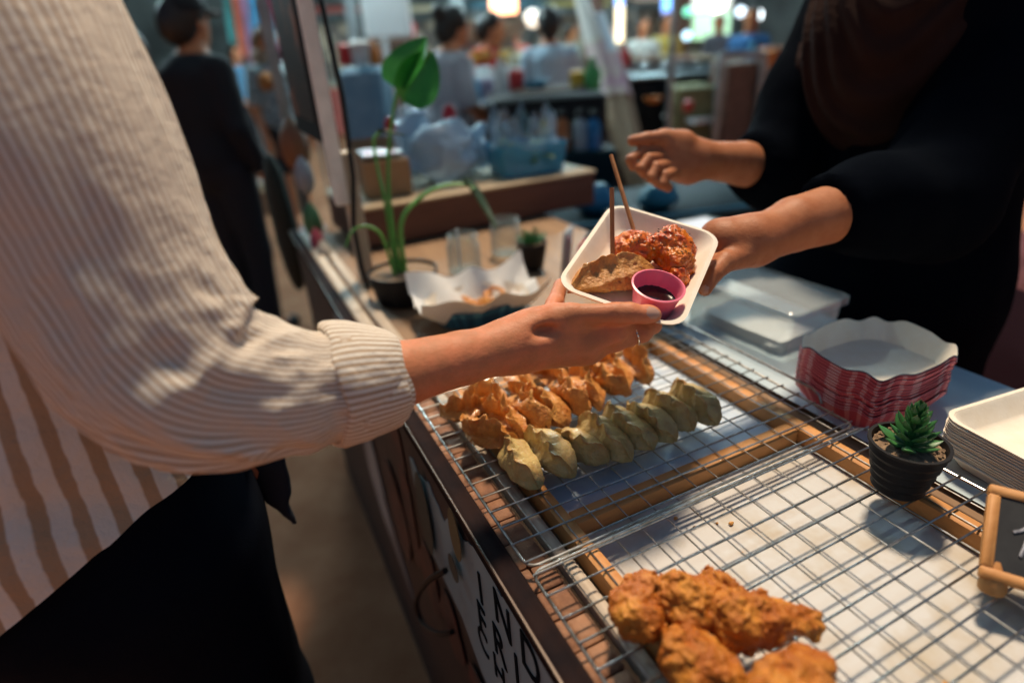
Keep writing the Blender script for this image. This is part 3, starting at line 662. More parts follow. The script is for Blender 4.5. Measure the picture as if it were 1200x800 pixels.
# ---- customer
c0 = np.array((-0.395, 0.035, 0)); cr, cf = frame((0.80, 0.60))
def L0(x, y, z): return c0+cr*x+cf*y+np.array((0,0,z))
ELB = P(243,452,.46); WR = P(603,403,.60)
def cust_body(p):
    d = sm([ell(p, L0(0,.01,1.22), (.105,.105,.24)), ell(p, L0(0,0,.98), (.135,.135,.16)), cap(p, L0(-.11,.01,1.38), L0(.11,.01,1.38), .050, .050), cap(p, L0(0,.0,1.40), L0(0,.01,1.53), .050, .050)], .05)
    d = smin(d, head_sdf(p, L0(0,.03,1.655), cf, 1.0, .25), .02)
    d = smin(d, limb(p, [L0(.14,0,1.40), (L0(.165,0,1.39)+ELB)/2, ELB, P(370,455,.506), P(440,442,.534)], [.055,.048,.038,.034,.029], .02), .04)
    d = smin(d, limb(p, [L0(-.14,0,1.40), L0(-.21,-.02,1.13), L0(-.22,.08,.90), L0(-.22,.12,.83)], [.055,.042,.032,.022], .02), .04)
    for k in (-1, 1):
        d = smin(d, limb(p, [L0(k*.08,0,.92), L0(k*.085,.02,.50), L0(k*.085,-.01,.09), L0(k*.09,.12,.035)], [.085,.055,.038,.035], .02), .03)
    for k in range(4):
        d = smin(d, limb(p, [L0(-.22,.105+.012*k,.835), L0(-.222,.115+.014*k,.79), L0(-.21,.12+.012*k,.755)], [.010,.008,.0065], .004), .008)
    return d
V, F = nets(cust_body, (-.85,-.45,0), (.12,.50,1.80), .012)
body = MB(); body.add(V, F)
IDX = [P(640,378,.622), P(650,357,.652), P(657,334,.682)]
def cust_hand(p):
    fa = limb(p, [P(425,445,.530), P(470,438,.543), P(540,420,.572), P(603,404,.598)], [.031,.0300,.0265,.0245], .004)
    view = (TN*0.2+FWD*0.8)
    palm = sm([cap(p, P(598,405,.60), P(640,394,.606), .0235, .0245), cap(p, P(640,394,.606), P(682,402,.618), .0230, .0170), cap(p, P(620,404,.61), P(690,408,.625), .020,.0150), cap(p, P(628,388,.612), P(655,382,.632), .018, .014), cap(p, P(660,384,.604), P(724,380,.608), .0125, .0085)], .022)
    d = smin(fa, palm, .022)
    th = limb(p, [P(616,394,.596), P(652,373,.593), P(668,369,.590), P(722,367,.588), P(738,367,.5885), P(766,369,.5935)], [.0165,.0132,.0112,.0100,.0100,.0078], .006)
    th = smin(th, ell(p, P(757,368,.591), (.013,.010,.0092)), .004)
    d = smin(d, th, .012)
    d = smin(d, limb(p, [IDX[0], IDX[1], IDX[2]], [.0115,.0095,.0080], .006), .010)
    d = smin(d, limb(p, [P(682,404,.607), P(722,391,.604), P(744,380,.620), T3(.008,-.058,-.038), T3(.0,-.040,-.037)], [.0128,.0096,.0090,.0084,.0076], .005), .009)
    d2 = limb(p, [P(690,409,.622), P(722,400,.619), P(753,390,.618), P(765,381,.632), T3(.030,-.050,-.038), T3(.020,-.030,-.037)], [.0120,.0098,.0094,.0088,.0084,.0074], .005)
    d = smin(d, d2, .006)
    d = smin(d, limb(p, [P(690,408,.640), P(738,396,.642), P(750,386,.655), T3(.018,-.020,-.037)], [.011,.0088,.008,.007], .005), .008)
    # creases: web hollow, thumb joints
    d = -smin(-d, ell(p, P(640,389,.575), (.012,.012,.0045), None), .010)
    for q, r_ in ((P(722,367,.5775), .0012), (P(718,367,.5775), .001), (P(666,371,.577), .001)):
        d = np.maximum(d, -(np.sqrt(((p-q)**2 @ np.ones(3)))-r_)-.0006)
    return d-0.0006*fbm(p*260, 5, 2)
allp = [P(455,440,.54), P(766,369,.59), P(690,409,.64), IDX[2], T3(.03,-.02,-.04)]
lo, hi = bbox(allp, .035)
V, F = nets(cust_hand, lo, hi, .0017)
nail_c = P(765,366.5,.5845)
nM = np.stack([RT*0.98-UP*.1, UP, -FWD], 1); nM, _ = np.linalg.qr(nM)
cen = V[F].mean(1); isn = ell(cen, nail_c, (.0085,.0062,.0070), nM) < 0
body.add(V, F[~isn], 0); 
o_ = len(body.v)-len(V)
for q in F[isn]: body.f.append([o_+int(k) for k in q]); body.mi.append(1); body.uv.append(None)
cust = thing('person', 'person in beige and white striped shirt with rolled cuff taking the food tray', 'person', tuple(c0))
part('body', body, [M['skin'], M['nail']], cust)
# ring
rg = MB(); rc = P(745,392,.618); ax = P(753,390,.618)-P(722,400,.619); ax /= np.linalg.norm(ax)
a1 = np.cross(ax, (0,0,1)); a1 /= np.linalg.norm(a1); a2 = np.cross(ax, a1)
rg.tube([rc+(a1*math.cos(t)+a2*math.sin(t))*0.0103 for t in np.linspace(0, 2*math.pi, 33)[:-1]], 0.0011, 8, closed=True)
for t in np.linspace(0, 2*math.pi, 15)[:-1]:
    c = rc+(a1*math.cos(t)+a2*math.sin(t))*0.0112; rg.lathe([(0,-.0012),(.0011,-.0004),(.0011,.0004),(0,.0012)], c, 6)
part('ring', rg, mat('silver', (0.75,0.75,0.76), 0.15, metal=1.0), cust)
# shirt
M['stripe'] = stripe_mat('striped_linen', (0.74,0.70,0.63), (0.42,0.295,0.190), 0.46)
sh = MB()
sl_path = [(-75,-70,.415),(5,70,.412),(70,190,.415),(135,320,.432),(190,405,.447),(243,448,.46),(312,458,.482),(370,454,.505),(420,448,.526)]
sl_r = [.096,.089,.080,.0745,.0715,.067,.0550,.0490,.0475]
mrings, nring = 150, 120
pp = catm([P(*q) for q in sl_path], mrings); rr = catm([[r, 0, 0] for r in sl_r], mrings)[:, 0]
ln = np.concatenate([[0], np.cumsum(np.linalg.norm(np.diff(pp, axis=0), axis=1))])
lel = ln[int(mrings*5/8)]
aa = np.linspace(0, 2*math.pi, nring, endpoint=False)
LN, AA = np.meshgrid(ln, aa, indexing='ij')
q = np.stack([LN*9+1.3*np.cos(AA), 1.5*np.cos(AA), 1.5*np.sin(AA)], -1)
dsp = 0.016*fbm(q, 11, 3)
q2 = np.stack([LN*26+2.4*np.cos(AA+.6), 2.2*np.cos(AA), 2.2*np.sin(AA)], -1)
dsp += 0.011*(0.5-np.abs(fbm(q2, 23, 2))*3)*np.exp(-((LN-lel)/.10)**2)
dsp += 0.0035*np.sin(LN*95+2.0*np.sin(AA*2+.5))*np.exp(-((LN-lel-.045)/.05)**2)*(0.5+0.5*np.cos(AA-2.6))
dsp += 0.0028*np.sin(LN*120+1.6*np.cos(AA+1))*np.exp(-((LN-ln[-1]+.03)/.035)**2)
sh.tube(pp, rr, nring, caps=False, up=-FWD, ucount=84, disp=lambda i, a, l: dsp[i, int(round(a/(2*math.pi)*nring)) % nring])
# rolled cuff: outer turn and an inner flap, built round one axis
def cuff(A_, B_, prof_, seed, amp, uc):
    ax_ = (B_-A_); Lc = np.linalg.norm(ax_); ax_ = ax_/Lc; u_ = -FWD-ax_*(-FWD@ax_); u_ /= np.linalg.norm(u_); w_ = np.cross(ax_, u_)
    G = np.zeros((len(prof_), nring+1, 3)); th = np.linspace(0, 2*math.pi, nring+1)
    for i, (s_, r_) in enumerate(prof_):
        n_ = amp*fbm(np.stack([0*th+i*.35, 1.7*np.cos(th)+seed, 1.7*np.sin(th)], -1), seed, 3)+.0016*np.sin(th*4+i*.4+seed)
        ss = s_+.05*np.sin(th*2+seed)+.03*np.sin(th*5+seed)
        G[i] = A_+ax_*(Lc*ss)[:, None]+(u_*np.cos(th)[:, None]+w_*np.sin(th)[:, None])*(r_+n_)[:, None]
    G[:, -1] = G[:, 0]; sh.grid(G, ucount=uc)
cA, cB = P(384,452,.511), P(463,439,.5425)
cuff(cA, cB, [(.10,.0450),(.02,.0475),(-.02,.0500),(.0,.0530),(.06,.0545),(.2,.0545),(.4,.0530),(.6,.0500),(.8,.0465),(.95,.0430),(1.0,.0410),(1.0,.0385),(.94,.0370),(.8,.0385),(.5,.0420)], 31, .006, 56)
cuff(cA+(cB-cA)*.12-UP*.004, cB-UP*.006, [(.1,.0480),(.3,.0490),(.6,.0470),(.85,.0435),(.97,.0405),(.99,.0385),(.9,.0375),(.6,.0400)], 37, .006, 56)
# torso of the shirt
def proj(p):
    v = p-CAM; d = v@FWD; return 600+FPX*(v@RT)/d, 400-FPX*(v@UP)/d
def hem_z(an):
    """shirt-tail hem: low at the back, high at the front of the hip"""
    zz = np.linspace(.72, 1.04, 65); best = min(zz, key=lambda z: abs((lambda q: q[1]+.89*q[0]-745)(proj(L0(.200*math.cos(an), .165*math.sin(an)*(1+.30*max(0, -math.sin(an))), z))))); return best
nz, nt = 64, 160; hems = np.array([hem_z(a_) if math.cos(a_) > -.1 or math.sin(a_) < 0 else .90 for a_ in np.linspace(0, 2*math.pi, 161)]); hems = np.convolve(np.concatenate([hems[-13:-1], hems, hems[1:13]]), np.ones(25)/25, 'valid')
G = np.zeros((nz, nt+1, 3)); ts = np.linspace(0, 2*math.pi, nt+1)
prof = [(0.0,.200,.165),(.15,.190,.155),(.35,.178,.140),(.6,.180,.135),(.78,.180,.118),(.90,.130,.092),(.96,.082,.076),(1.0,.070,.070)]
for i in range(nz):
    t = i/(nz-1); a_ = np.interp(t, [q_[0] for q_ in prof], [q_[1] for q_ in prof]); b_ = np.interp(t, [q_[0] for q_ in prof], [q_[2] for q_ in prof])
    for k, an in enumerate(ts):
        hem = hems[k]
        z = hem+(1.50-hem)*t; G[i, k] = L0(a_*math.cos(an), b_*math.sin(an)*(1+.30*max(0, -math.sin(an))*max(0, 1-t*2.2)), z)
qn = np.stack([2.2*np.cos(np.broadcast_to(ts, (nz, nt+1))), 2.2*np.sin(np.broadcast_to(ts, (nz, nt+1))), G[..., 2]*5], -1)
q3_ = np.stack([1.2*np.cos(np.broadcast_to(ts, (nz, nt+1))), 1.2*np.sin(np.broadcast_to(ts, (nz, nt+1))), G[..., 2]*17+1.2*np.sin(np.broadcast_to(ts, (nz, nt+1))*2)], -1)
dd = 0.035*fbm(qn, 41, 3)+0.014*(0.5-np.abs(fbm(q3_, 43, 2))*3)*np.clip(1.25-G[..., 2], 0, .3)/.3
nrm = np.stack([np.cos(ts)[None]*cr[0]+np.sin(ts)[None]*cf[0], np.cos(ts)[None]*cr[1]+np.sin(ts)[None]*cf[1], 0*ts[None]], -1)
G = G+nrm*dd[..., None]; G[:, -1] = G[:, 0]
sh.grid(G, ucount=42)
part('shirt', sh, M['stripe'], cust)
tr = MB()
def trousers(p):
    d = sm([ell(p, L0(0,0,.97), (.165,.165,.13)), ell(p, L0(0,-.02,.84), (.172,.165,.16))], .05)
    for k in (-1, 1): d = smin(d, limb(p, [L0(k*.085,.0,.84), L0(k*.088,.02,.50), L0(k*.088,.0,.06)], [.112,.086,.082], .03), .05)
    d = d+0.010*fbm(p*np.array((9,9,2.5)), 3, 3)
    return np.maximum(d, np.maximum(p[..., 2]-1.02, .045-p[..., 2]))
V, F = nets(trousers, (-.75,-.30,.02), (-.05,.40,1.06), .011); tr.add(V, F)
part('trousers', tr, mat('navy_trousers', (0.0022,0.0036,0.0078), 0.95, col2=(0.003,0.0046,0.0095), scale=12, bump=.2, bscale=500, spec=.08), cust)
hm = MB()
V, F = nets(lambda p: np.maximum(sm([ell(p, L0(0,-.01,1.70), (.095,.095,.095)), ell(p, L0(0,-.055,1.62), (.082,.06,.11)), cap(p, L0(0,-.08,1.60), L0(.01,-.125,1.44), .045, .022)], .03)+.006*fbm(p*60, 8, 2), -ell(p, L0(0,.105,1.635), (.078,.075,.09))), (-.65,-.2,1.38), (-.15,.25,1.84), .008)
hm.add(V, F)
for k in range(14):
    a = k/13; s0 = L0(.02+.05*a,-.06,1.60); hm.tube([s0, s0+np.array((.05,-.01,-.05)), s0+np.array((.09+.02*a,-.01-.03*a,-.12-.02*a))], [.0006,.0005,.0002], 4)
part('hair', hm, M['hairb'], cust)
shoe = MB()
for k in (-1, 1):
    V, F = nets(lambda p: np.maximum(limb(p, [L0(k*.09,-.05,.04), L0(k*.09,.13,.03)], [.05,.045], .02), .002-p[..., 2]), *bbox([L0(k*.09,-.05,.04), L0(k*.09,.13,.03)], .08), .010); shoe.add(V, F)
part('shoes', shoe, M['white'], cust)
# dark jacket and strap hanging from the far side of the customer
bg = thing('bag', 'dark navy cloth bag with orange strap hanging below the striped sleeve', 'bag', tuple(P(318,560,.78)))
mb = MB()
V, F = nets(lambda p: sm([cap(p, P(300,520,.76), P(322,572,.79), .030, .022, (FWD, .5)), cap(p, P(318,575,.79), P(346,612,.80), .009, .004)], .012)+.008*fbm(p*40, 2, 2), *bbox([P(300,520,.76), P(346,612,.80)], .06), .004); mb.add(V, F)
part('pouch', mb, mat('navy_cloth', (0.010,0.011,0.018), 0.85), bg)
mb = MB(); mb.tube(catm([P(270,500,.74), P(280,540,.745), P(290,565,.75), P(297,540,.76), P(296,510,.76)], 20), 0.009, 10, flat=.4); part('strap', mb, mat('orange_strap', (0.42,0.10,0.03), 0.6), bg)

# ---- vendor
c1 = np.array((0.985, 0.01, 0)); vr, vf = frame((-0.95, -0.30))
def L1(x, y, z): return c1+vr*x+vf*y+np.array((0,0,z))
VEL, VWL = P(1085,232,.86), P(882,284,.745)
VER, VWR = P(905,200,1.10), P(816,186,1.02)
def vend_body(p):
    d = sm([ell(p, L1(0,0,1.20), (.16,.16,.26)), ell(p, L1(0,0,.95), (.17,.17,.16)), cap(p, L1(0,-.01,1.38), L1(0,.02,1.50), .058, .052)], .08)
    d = smin(d, head_sdf(p, L1(0,.04,1.61), vf, 1.0, .3), .02)
    d = smin(d, limb(p, [L1(-.15,0,1.36), VEL, (VEL+VWL)/2], [.055,.040,.026], .02), .04)
    d = smin(d, limb(p, [L1(.15,0,1.36), VER, (VER+VWR)/2], [.055,.040,.026], .02), .04)
    for k in (-1, 1): d = smin(d, limb(p, [L1(k*.08,0,.92), L1(k*.085,.02,.50), L1(k*.085,-.01,.09), L1(k*.09,.12,.035)], [.085,.055,.038,.035], .02), .03)
    return d
V, F = nets(vend_body, (.45,-.5,0), (1.35,.45,1.76), .012); body = MB(); body.add(V, F)
def vend_left(p):
    d = limb(p, [P(1040,242,.83), P(985,248,.80), P(930,263,.772), P(884,283,.745)], [.042,.0400,.0355,.0285], .004)
    palm = sm([cap(p, P(882,284,.745), P(852,283,.735), .0270, .0250), cap(p, P(872,276,.748), P(838,276,.742), .021,.017)], .022)
    d = smin(d, palm, .02)
    d = smin(d, limb(p, [P(872,298,.730), P(850,307,.708), P(836,321,.694), P(826,339,.686)], [.0175,.0125,.0098,.0080], .004), .009)
    for j, v in enumerate((.110, .092, .074, .057)):
        d = smin(d, limb(p, [T3(.074,v+.006,-.034), T3(.046,v,-.0330), T3(.016,v-.006,-.0325), T3(.0+.006*j,v-.010,-.032)], [.0110,.0095,.0088,.0072], .005), .007)
    return d-.0006*fbm(p*260, 6, 2)
lo, hi = bbox([T3(.10,-.03,-.03), T3(.10,.06,-.03), P(1000,245,.80), P(882,284,.745), T3(.0,.03,-.036), T3(.02,-.03,-.036), P(828,339,.70)], .045)
V, F = nets(vend_left, lo, hi, .002)
nc_ = P(825,341,.679); cen = V[F].mean(1); isn = ell(cen, nc_, (.0055,.0075,.0045), nM) < 0
o_ = len(body.v); body.add(V, F[~isn], 0)
for q in F[isn]: body.f.append([o_+int(k) for k in q]); body.mi.append(1); body.uv.append(None)
def vend_right(p):
    d = limb(p, [P(905,200,1.10), P(870,192,1.06), P(818,187,1.02)], [.044,.038,.030], .005)
    palm = sm([cap(p, P(815,187,1.02), P(788,180,1.0), .030, .024), cap(p, P(806,200,1.01), P(786,198,.995), .024, .019), cap(p, P(800,172,1.01), P(782,170,.995), .023, .018)], .02)
    d = smin(d, palm, .02)
    d = smin(d, limb(p, [P(800,166,1.0), P(778,161,.985), P(758,163,.973), P(741,165,.966)], [.019,.0130,.0105,.0085], .005), .010)
    for a in ([(778,174,.995),(752,177,.975),(739,187,.962),(742,195,.966)], [(781,184,.990),(760,186,.966),(751,198,.958),(757,205,.966)], [(786,193,.990),(769,196,.964),(763,208,.958),(770,214,.967)], [(792,201,.990),(779,206,.968),(776,216,.964),(783,220,.972)]):
        d = smin(d, limb(p, [P(*q) for q in a], [.0105,.0090,.0084,.0076], .002), .003)
    return d
lo, hi = bbox([P(890,198,1.09), P(741,165,.966), P(783,213,.98), P(800,160,1.0)], .04)
V, F = nets(vend_right, lo, hi, .0023); body.add(V, F)
vend = thing('person', 'person in loose black top and brown head scarf handing over the food tray', 'person', tuple(c1))
part('body', body, [M['skin2'], M['nail']], vend)
SLV = P(968,250,.795)
def vtop(p):
    sl = limb(p, [L1(-.15,0,1.36), (L1(-.15,0,1.36)+VEL)/2, VEL+np.array((.008,0,-.008)), P(1030,242,.825), SLV], [.082,.084,.082,.068,.052], .03)
    sr = limb(p, [L1(.15,0,1.36), (L1(.15,0,1.36)+VER)/2, VER, P(882,194,1.07)], [.078,.076,.068,.054], .03)
    sr = np.maximum(sr, (p-P(877,193,1.065)) @ ((P(840,190,1.03)-P(905,200,1.10))/np.linalg.norm(P(840,190,1.03)-P(905,200,1.10))))
    e = (P(900,275,.75)-P(1040,242,.83)); e /= np.linalg.norm(e)
    sl = np.maximum(sl, (p-SLV) @ e-.004)
    d = sm([ell(p, L1(0,0,1.18), (.175,.205,.30)), ell(p, L1(0,0,.85), (.205,.225,.30)), ell(p, L1(0,0,.55), (.215,.235,.30)), ell(p, L1(0,0,1.36), (.16,.21,.12))], .07)
    d = smin(d, sr, .035); d = smin(d, sl, .035)
    d = d+.018*fbm(p*np.array((10,10,5)), 14, 3)
    return np.maximum(d, np.maximum(.34-p[..., 2], p[..., 2]-1.47))
V, F = nets(vtop, (.45,-.5,.30), (1.42,.5,1.50), .010); tp = MB(); tp.add(V, F)
M['abaya'] = mat('black_cloth', (0.0018,0.0030,0.0056), 1.0, col2=(0.0026,0.0040,0.0070), scale=10, bump=.15, bscale=600, spec=.02)
part('top', tp, M['abaya'], vend)
def scarf(p):
    q = p-L1(0,.05,1.52); x = q @ vr; y = q @ vf; z = q[..., 2]
    rad = np.sqrt((x*1.75)**2+(z*.72)**2+(y*.35)**2)
    fold = .0056*np.sin(rad*165+9*fbm(p*6, 77, 2)+1.6*np.sin(x*9+1))*np.clip((rad-.06)/.08, 0, 1)*(.4+1.2*vnoise(p*9, 5))
    drape = sm([ell(p, L1(.03,.075,1.335), (.150,.135,.175)), ell(p, L1(.03,.125,1.285), (.110,.115,.140)), ell(p, L1(0,0,1.44), (.13,.13,.10)), cap(p, L1(0,0,1.45), L1(0,.0,1.62), .105, .112)], .05)
    hd_ = ell(p, L1(0,.02,1.635), (.115,.115,.125)); d = smin(drape, hd_, .03)
    d = np.maximum(d, -ell(p, L1(0,.135,1.60), (.085,.085,.085)))
    return d+fold
V, F = nets(scarf, (.62,-.28,1.10), (1.25,.32,1.80), .006); sc_ = MB(); sc_.add(V, F)
part('head_scarf', sc_, mat('brown_scarf', (0.026,0.0125,0.010), 0.9, col2=(0.032,0.0155,0.0125), scale=14, bump=.15, bscale=500, spec=.1), vend)
shoe = MB()
for k in (-1, 1):
    V, F = nets(lambda p: np.maximum(limb(p, [L1(k*.09,-.05,.04), L1(k*.09,.13,.03)], [.05,.045], .02), .002-p[..., 2]), *bbox([L1(k*.09,-.05,.04), L1(k*.09,.13,.03)], .08), .010); shoe.add(V, F)
part('shoes', shoe, M['black'], vend)
sk = MB(); V, F = nets(lambda p: np.maximum(ell(p, L1(0,0,.35), (.20,.20,.42))+.012*fbm(p*np.array((12,12,2)), 3, 2), np.maximum(.05-p[..., 2], p[..., 2]-.60)), (.65,-.3,.02), (1.25,.35,.64), .014); sk.add(V, F)
part('skirt', sk, M['abaya'], vend)

# ---- people in the market behind
def figure(label, pos, face, H, top, bottom, skin, hair, sleeve=.5, leg=1.0, armL=None, armR=None, lean=0.0, cap_m=None, bun=False, h=.018, group='shoppers and sellers in the market behind'):
    """standing figure: joints in metres for a 1.70 m person, scaled to H"""
    r, f = frame(face); s = H/1.70; base = np.array((pos[0], pos[1], 0.0))
    def J(x, y, z): return base+s*(r*x+f*(y+lean*max(0, z-.9))+np.array((0,0,z)))
    armL = armL or [(-.215,-.02,1.12),(-.22,.06,.88)]; armR = armR or [(.215,-.02,1.12),(.22,.06,.88)]
    arms = [(-1, armL), (1, armR)]
    def bodyf(p):
        d = sm([ell(p, J(0,0,1.22), np.array((.150,.150,.25))*s), ell(p, J(0,0,.96), np.array((.150,.150,.14))*s), cap(p, J(0,-.01,1.38), J(0,.015,1.50), .055*s, .05*s)], .08)
        d = smin(d, head_sdf(p, J(0,.03,1.59), f, s, .12), .02)
        for k, a in arms:
            e, hd = a; S = J(k*.155,0,1.375); E_ = J(*e); Hn = J(*hd); dr = (Hn-E_)/np.linalg.norm(Hn-E_)
            d = smin(d, limb(p, [S, E_, Hn], [.052*s,.040*s,.026*s], .02), .04)
            side = np.cross(dr, (0,0,1.)); side = side/(np.linalg.norm(side)+1e-6)
            pal = Hn+dr*.05*s; d = smin(d, cap(p, Hn, pal, .026*s, .030*s), .015)
            for q in range(4):
                b0 = pal+side*(q-1.5)*.020*s+dr*.02*s; d = smin(d, limb(p, [b0, b0+dr*.045*s+np.array((0,0,-.008)), b0+dr*.075*s+np.array((0,0,-.022))], [.0105*s,.0095*s,.008*s], .003), .006)
            d = smin(d, limb(p, [Hn+side*.022*s+dr*.015*s, Hn+side*.05*s+dr*.05*s], [.013*s,.010*s], .004), .008)
        for k in (-1, 1): d = smin(d, limb(p, [J(k*.08,0,.92), J(k*.085,.015,.50), J(k*.085,-.015,.09), J(k*.09,.11,.035)], [.085*s,.056*s,.038*s,.034*s], .02), .03)
        return d
    pts = [J(-.3,-.2,0), J(.3,.3,1.75), J(-.3,.3,0), J(.3,-.2,0)]+[J(*hd) for _, a in arms for hd in a]
    lo, hi = bbox(pts, .13); lo[2] = -.01
    t = thing('person', label, 'person', tuple(base), group=group)
    V, F = nets(bodyf, lo, hi, h*.95); b = MB(); b.add(V, F); part('body', b, skin, t)
    def topf(p):
        d = sm([ell(p, J(0,0,1.21), np.array((.168,.168,.28))*s), ell(p, J(0,0,.99), np.array((.172,.172,.16))*s), ell(p, J(0,0,1.36), np.array((.17,.15,.075))*s)], .06)
        for k, a in arms:
            e, hd = a; S = J(k*.155,0,1.375); E_ = J(*e); Hn = J(*hd)
            if sleeve <= .5: pl = [S, S+(E_-S)*sleeve*2]; rl = [.070*s,.062*s]
            else: pl = [S, E_, E_+(Hn-E_)*(sleeve-.5)*2]; rl = [.070*s,.055*s,.042*s]
            d = smin(d, limb(p, pl, rl, .02), .03)
        d = d+.02*fbm(p*np.array((9,9,6)), 19, 3)
        return np.maximum(d, np.maximum(J(0,0,.90)[2]-p[..., 2], p[..., 2]-J(0,0,1.455)[2]))
    V, F = nets(topf, lo, hi, h); b = MB(); b.add(V, F); part('shirt', b, top, t)
    def botf(p):
        d = ell(p, J(0,0,.95), np.array((.162,.162,.14))*s)
        ze = .92-leg*.84
        for k in (-1, 1):
            K = J(k*.085,.015,.50)
            d = smin(d, limb(p, [J(k*.08,0,.92), K, J(k*.085,-.015,.09)], [.100*s,.074*s,.060*s], .02), .03)
        return np.maximum(d+.012*fbm(p*np.array((10,10,4)), 23, 2), np.maximum(J(0,0,ze)[2]-p[..., 2], p[..., 2]-J(0,0,1.03)[2]))
    V, F = nets(botf, lo, hi, h); b = MB(); b.add(V, F); part('trousers' if leg > .6 else 'shorts', b, bottom, t)
    if hair is not None:
        def hairf(p):
            d = sm([ell(p, J(0,.018,1.63), np.array((.092,.092,.092))*s), ell(p, J(0,-.04,1.58), np.array((.084,.06,.10))*s)]+([ell(p, J(0,-.10,1.68), np.array((.05,.05,.05))*s)] if bun else []), .03)+.006*fbm(p*50, 3, 2)
            return np.maximum(d, -ell(p, J(0,.105,1.575), np.array((.085,.075,.095))*s))
        V, F = nets(hairf, J(0,0,1.6)-.22, J(0,0,1.6)+.22, .012); b = MB(); b.add(V, F); part('hair', b, hair, t)
    if cap_m is not None:
        def capf(p):
            d = np.maximum(ell(p, J(0,.02,1.635), np.array((.100,.100,.088))*s), J(0,0,1.62)[2]-p[..., 2])
            return smin(d, np.maximum(ell(p, J(0,.125,1.622), np.array((.085,.085,.016))*s), -1), .012)
        V, F = nets(capf, J(0,.03,1.64)-.25, J(0,.03,1.64)+.25, .010); b = MB(); b.add(V, F); part('cap', b, cap_m, t)
    b = MB()
    for k in (-1, 1):
        a0, a1 = J(k*.085,-.05,.045), J(k*.09,.13,.032)
        V, F = nets(lambda p: np.maximum(limb(p, [a0, a1], [.048*s,.043*s], .02), .002-p[..., 2]), *bbox([a0, a1], .08), .014); b.add(V, F)
    part('shoes', b, M['white'] if leg < .6 else M['black'], t)
    return t
def cloth(n, a, b=None, s=8): return mat(n, a, 0.85, col2=b, scale=s)
blk = cloth('black_shirt', (0.006,0.007,0.011)); dkp = cloth('dark_trousers', (0.010,0.011,0.016)); jeans = cloth('blue_jeans', (0.09,0.15,0.23), (0.16,0.25,0.36), 14)
def gp(px, d):      # ground point under the photo column px at depth d
    q = P(px, 90, d); return (q[0], q[1])
figure('person in black shirt and black cap seen from behind left of the stall', gp(232,2.75), (0.75,.60), 1.66, blk, dkp, M['skin2'], M['hair'], sleeve=.9, cap_m=cloth('black_cap', (0.006,0.007,0.011)))
figure('person in patterned shirt and dark shorts with bare legs beyond the black cap', gp(318,4.7), (0.5,-.8), 1.62, cloth('patterned_shirt', (0.10,0.14,0.15), (0.40,0.42,0.42), 26), dkp, M['skin'], M['hairb'], sleeve=.4, leg=.42)
figure('person with tied dark hair in lilac grey top bending over a counter', gp(515,3.7), (0.95,.15), 1.60, cloth('lilac_top', (0.40,0.38,0.42), (0.48,0.46,0.50)), jeans, M['skin'], M['hair'], sleeve=.45, armR=[(.22,.05,1.12),(.16,.28,1.02)], armL=[(-.20,.10,1.12),(-.12,.32,1.02)], lean=.18, bun=True)
figure('person in bright red top stretching an arm over the food counter', gp(566,4.8), (0.85,-.45), 1.62, cloth('red_top', (0.55,0.035,0.02)), dkp, M['skin'], M['hair'], sleeve=.95, armR=[(.22,.12,1.22),(.15,.46,1.02)], armL=[(-.2,.12,1.2),(-.05,.42,1.05)], lean=.12)
figure('person in pale blue shirt seen from behind at the food counter', gp(645,4.3), (0.35,.93), 1.60, cloth('pale_blue_shirt', (0.42,0.52,0.62), (0.47,0.57,0.66)), dkp, M['skin'], M['hair'], sleeve=.4, armR=[(.22,.05,1.12),(.16,.25,1.0)])
figure('person in white top behind the steel display counter', gp(752,7.6), (-.4,-.9), 1.62, cloth('white_top', (0.55,0.52,0.47)), dkp, M['skin'], M['hair'], sleeve=.4)
figure('person in yellow top behind the steel display counter', gp(778,7.9), (-.3,-.95), 1.66, cloth('yellow_top', (0.52,0.36,0.08)), dkp, M['skin'], M['hair'], sleeve=.4)
figure('person in deep blue shirt at the far end of the steel counter', gp(874,6.4), (-.8,-.5), 1.60, cloth('deep_blue_shirt', (0.02,0.09,0.22)), dkp, M['skin2'], M['hair'], sleeve=.6)
for px_, d, cl_, sk_, lab, fc_ in [(604,7.6,(0.50,0.10,0.08),'skin','person in coral top far behind the food counter',(-.3,-1)),(668,8.4,(0.30,0.34,0.30),'skin2','person in sage top beside the dark column',(.6,-.8)),(455,7.8,(0.46,0.44,0.42),'skin','person in off white top far beyond the slatted cart',(1,-.2)),(488,8.8,(0.06,0.20,0.24),'skin','person in teal top far beyond the tied dark hair',(-1,.1)),(712,9.6,(0.42,0.30,0.20),'skin','person in tan top far behind the leaning rolls',(.2,-1)),(283,8.2,(0.10,0.26,0.42),'skin','person in blue top far down the left aisle',(.2,-1)),(330,9.4,(0.45,0.38,0.32),'skin2','person in cream top farthest down the left aisle',(-.4,1)),(838,9.0,(0.08,0.08,0.10),'skin2','person in dark top before the bright green panel',(-.8,-.4))]:
    figure(lab, gp(px_,d), fc_, 1.58+.02*(px_ % 5), cloth('top_%d' % px_, cl_), dkp if px_ % 2 else jeans, M[sk_], M['hair'], sleeve=.45, armR=[(.22,.05,1.12),(.15,.28,1.02)] if px_ % 2 else None, h=.024)
figure('person in grey green top and grey cap just behind the person in black', gp(160,3.5), (-.55,-.6), 1.60, cloth('grey_green_top', (0.05,0.075,0.08), (0.07,0.10,0.10)), dkp, M['skin2'], M['hair'], sleeve=.7, cap_m=cloth('grey_cap', (0.16,0.20,0.21)))
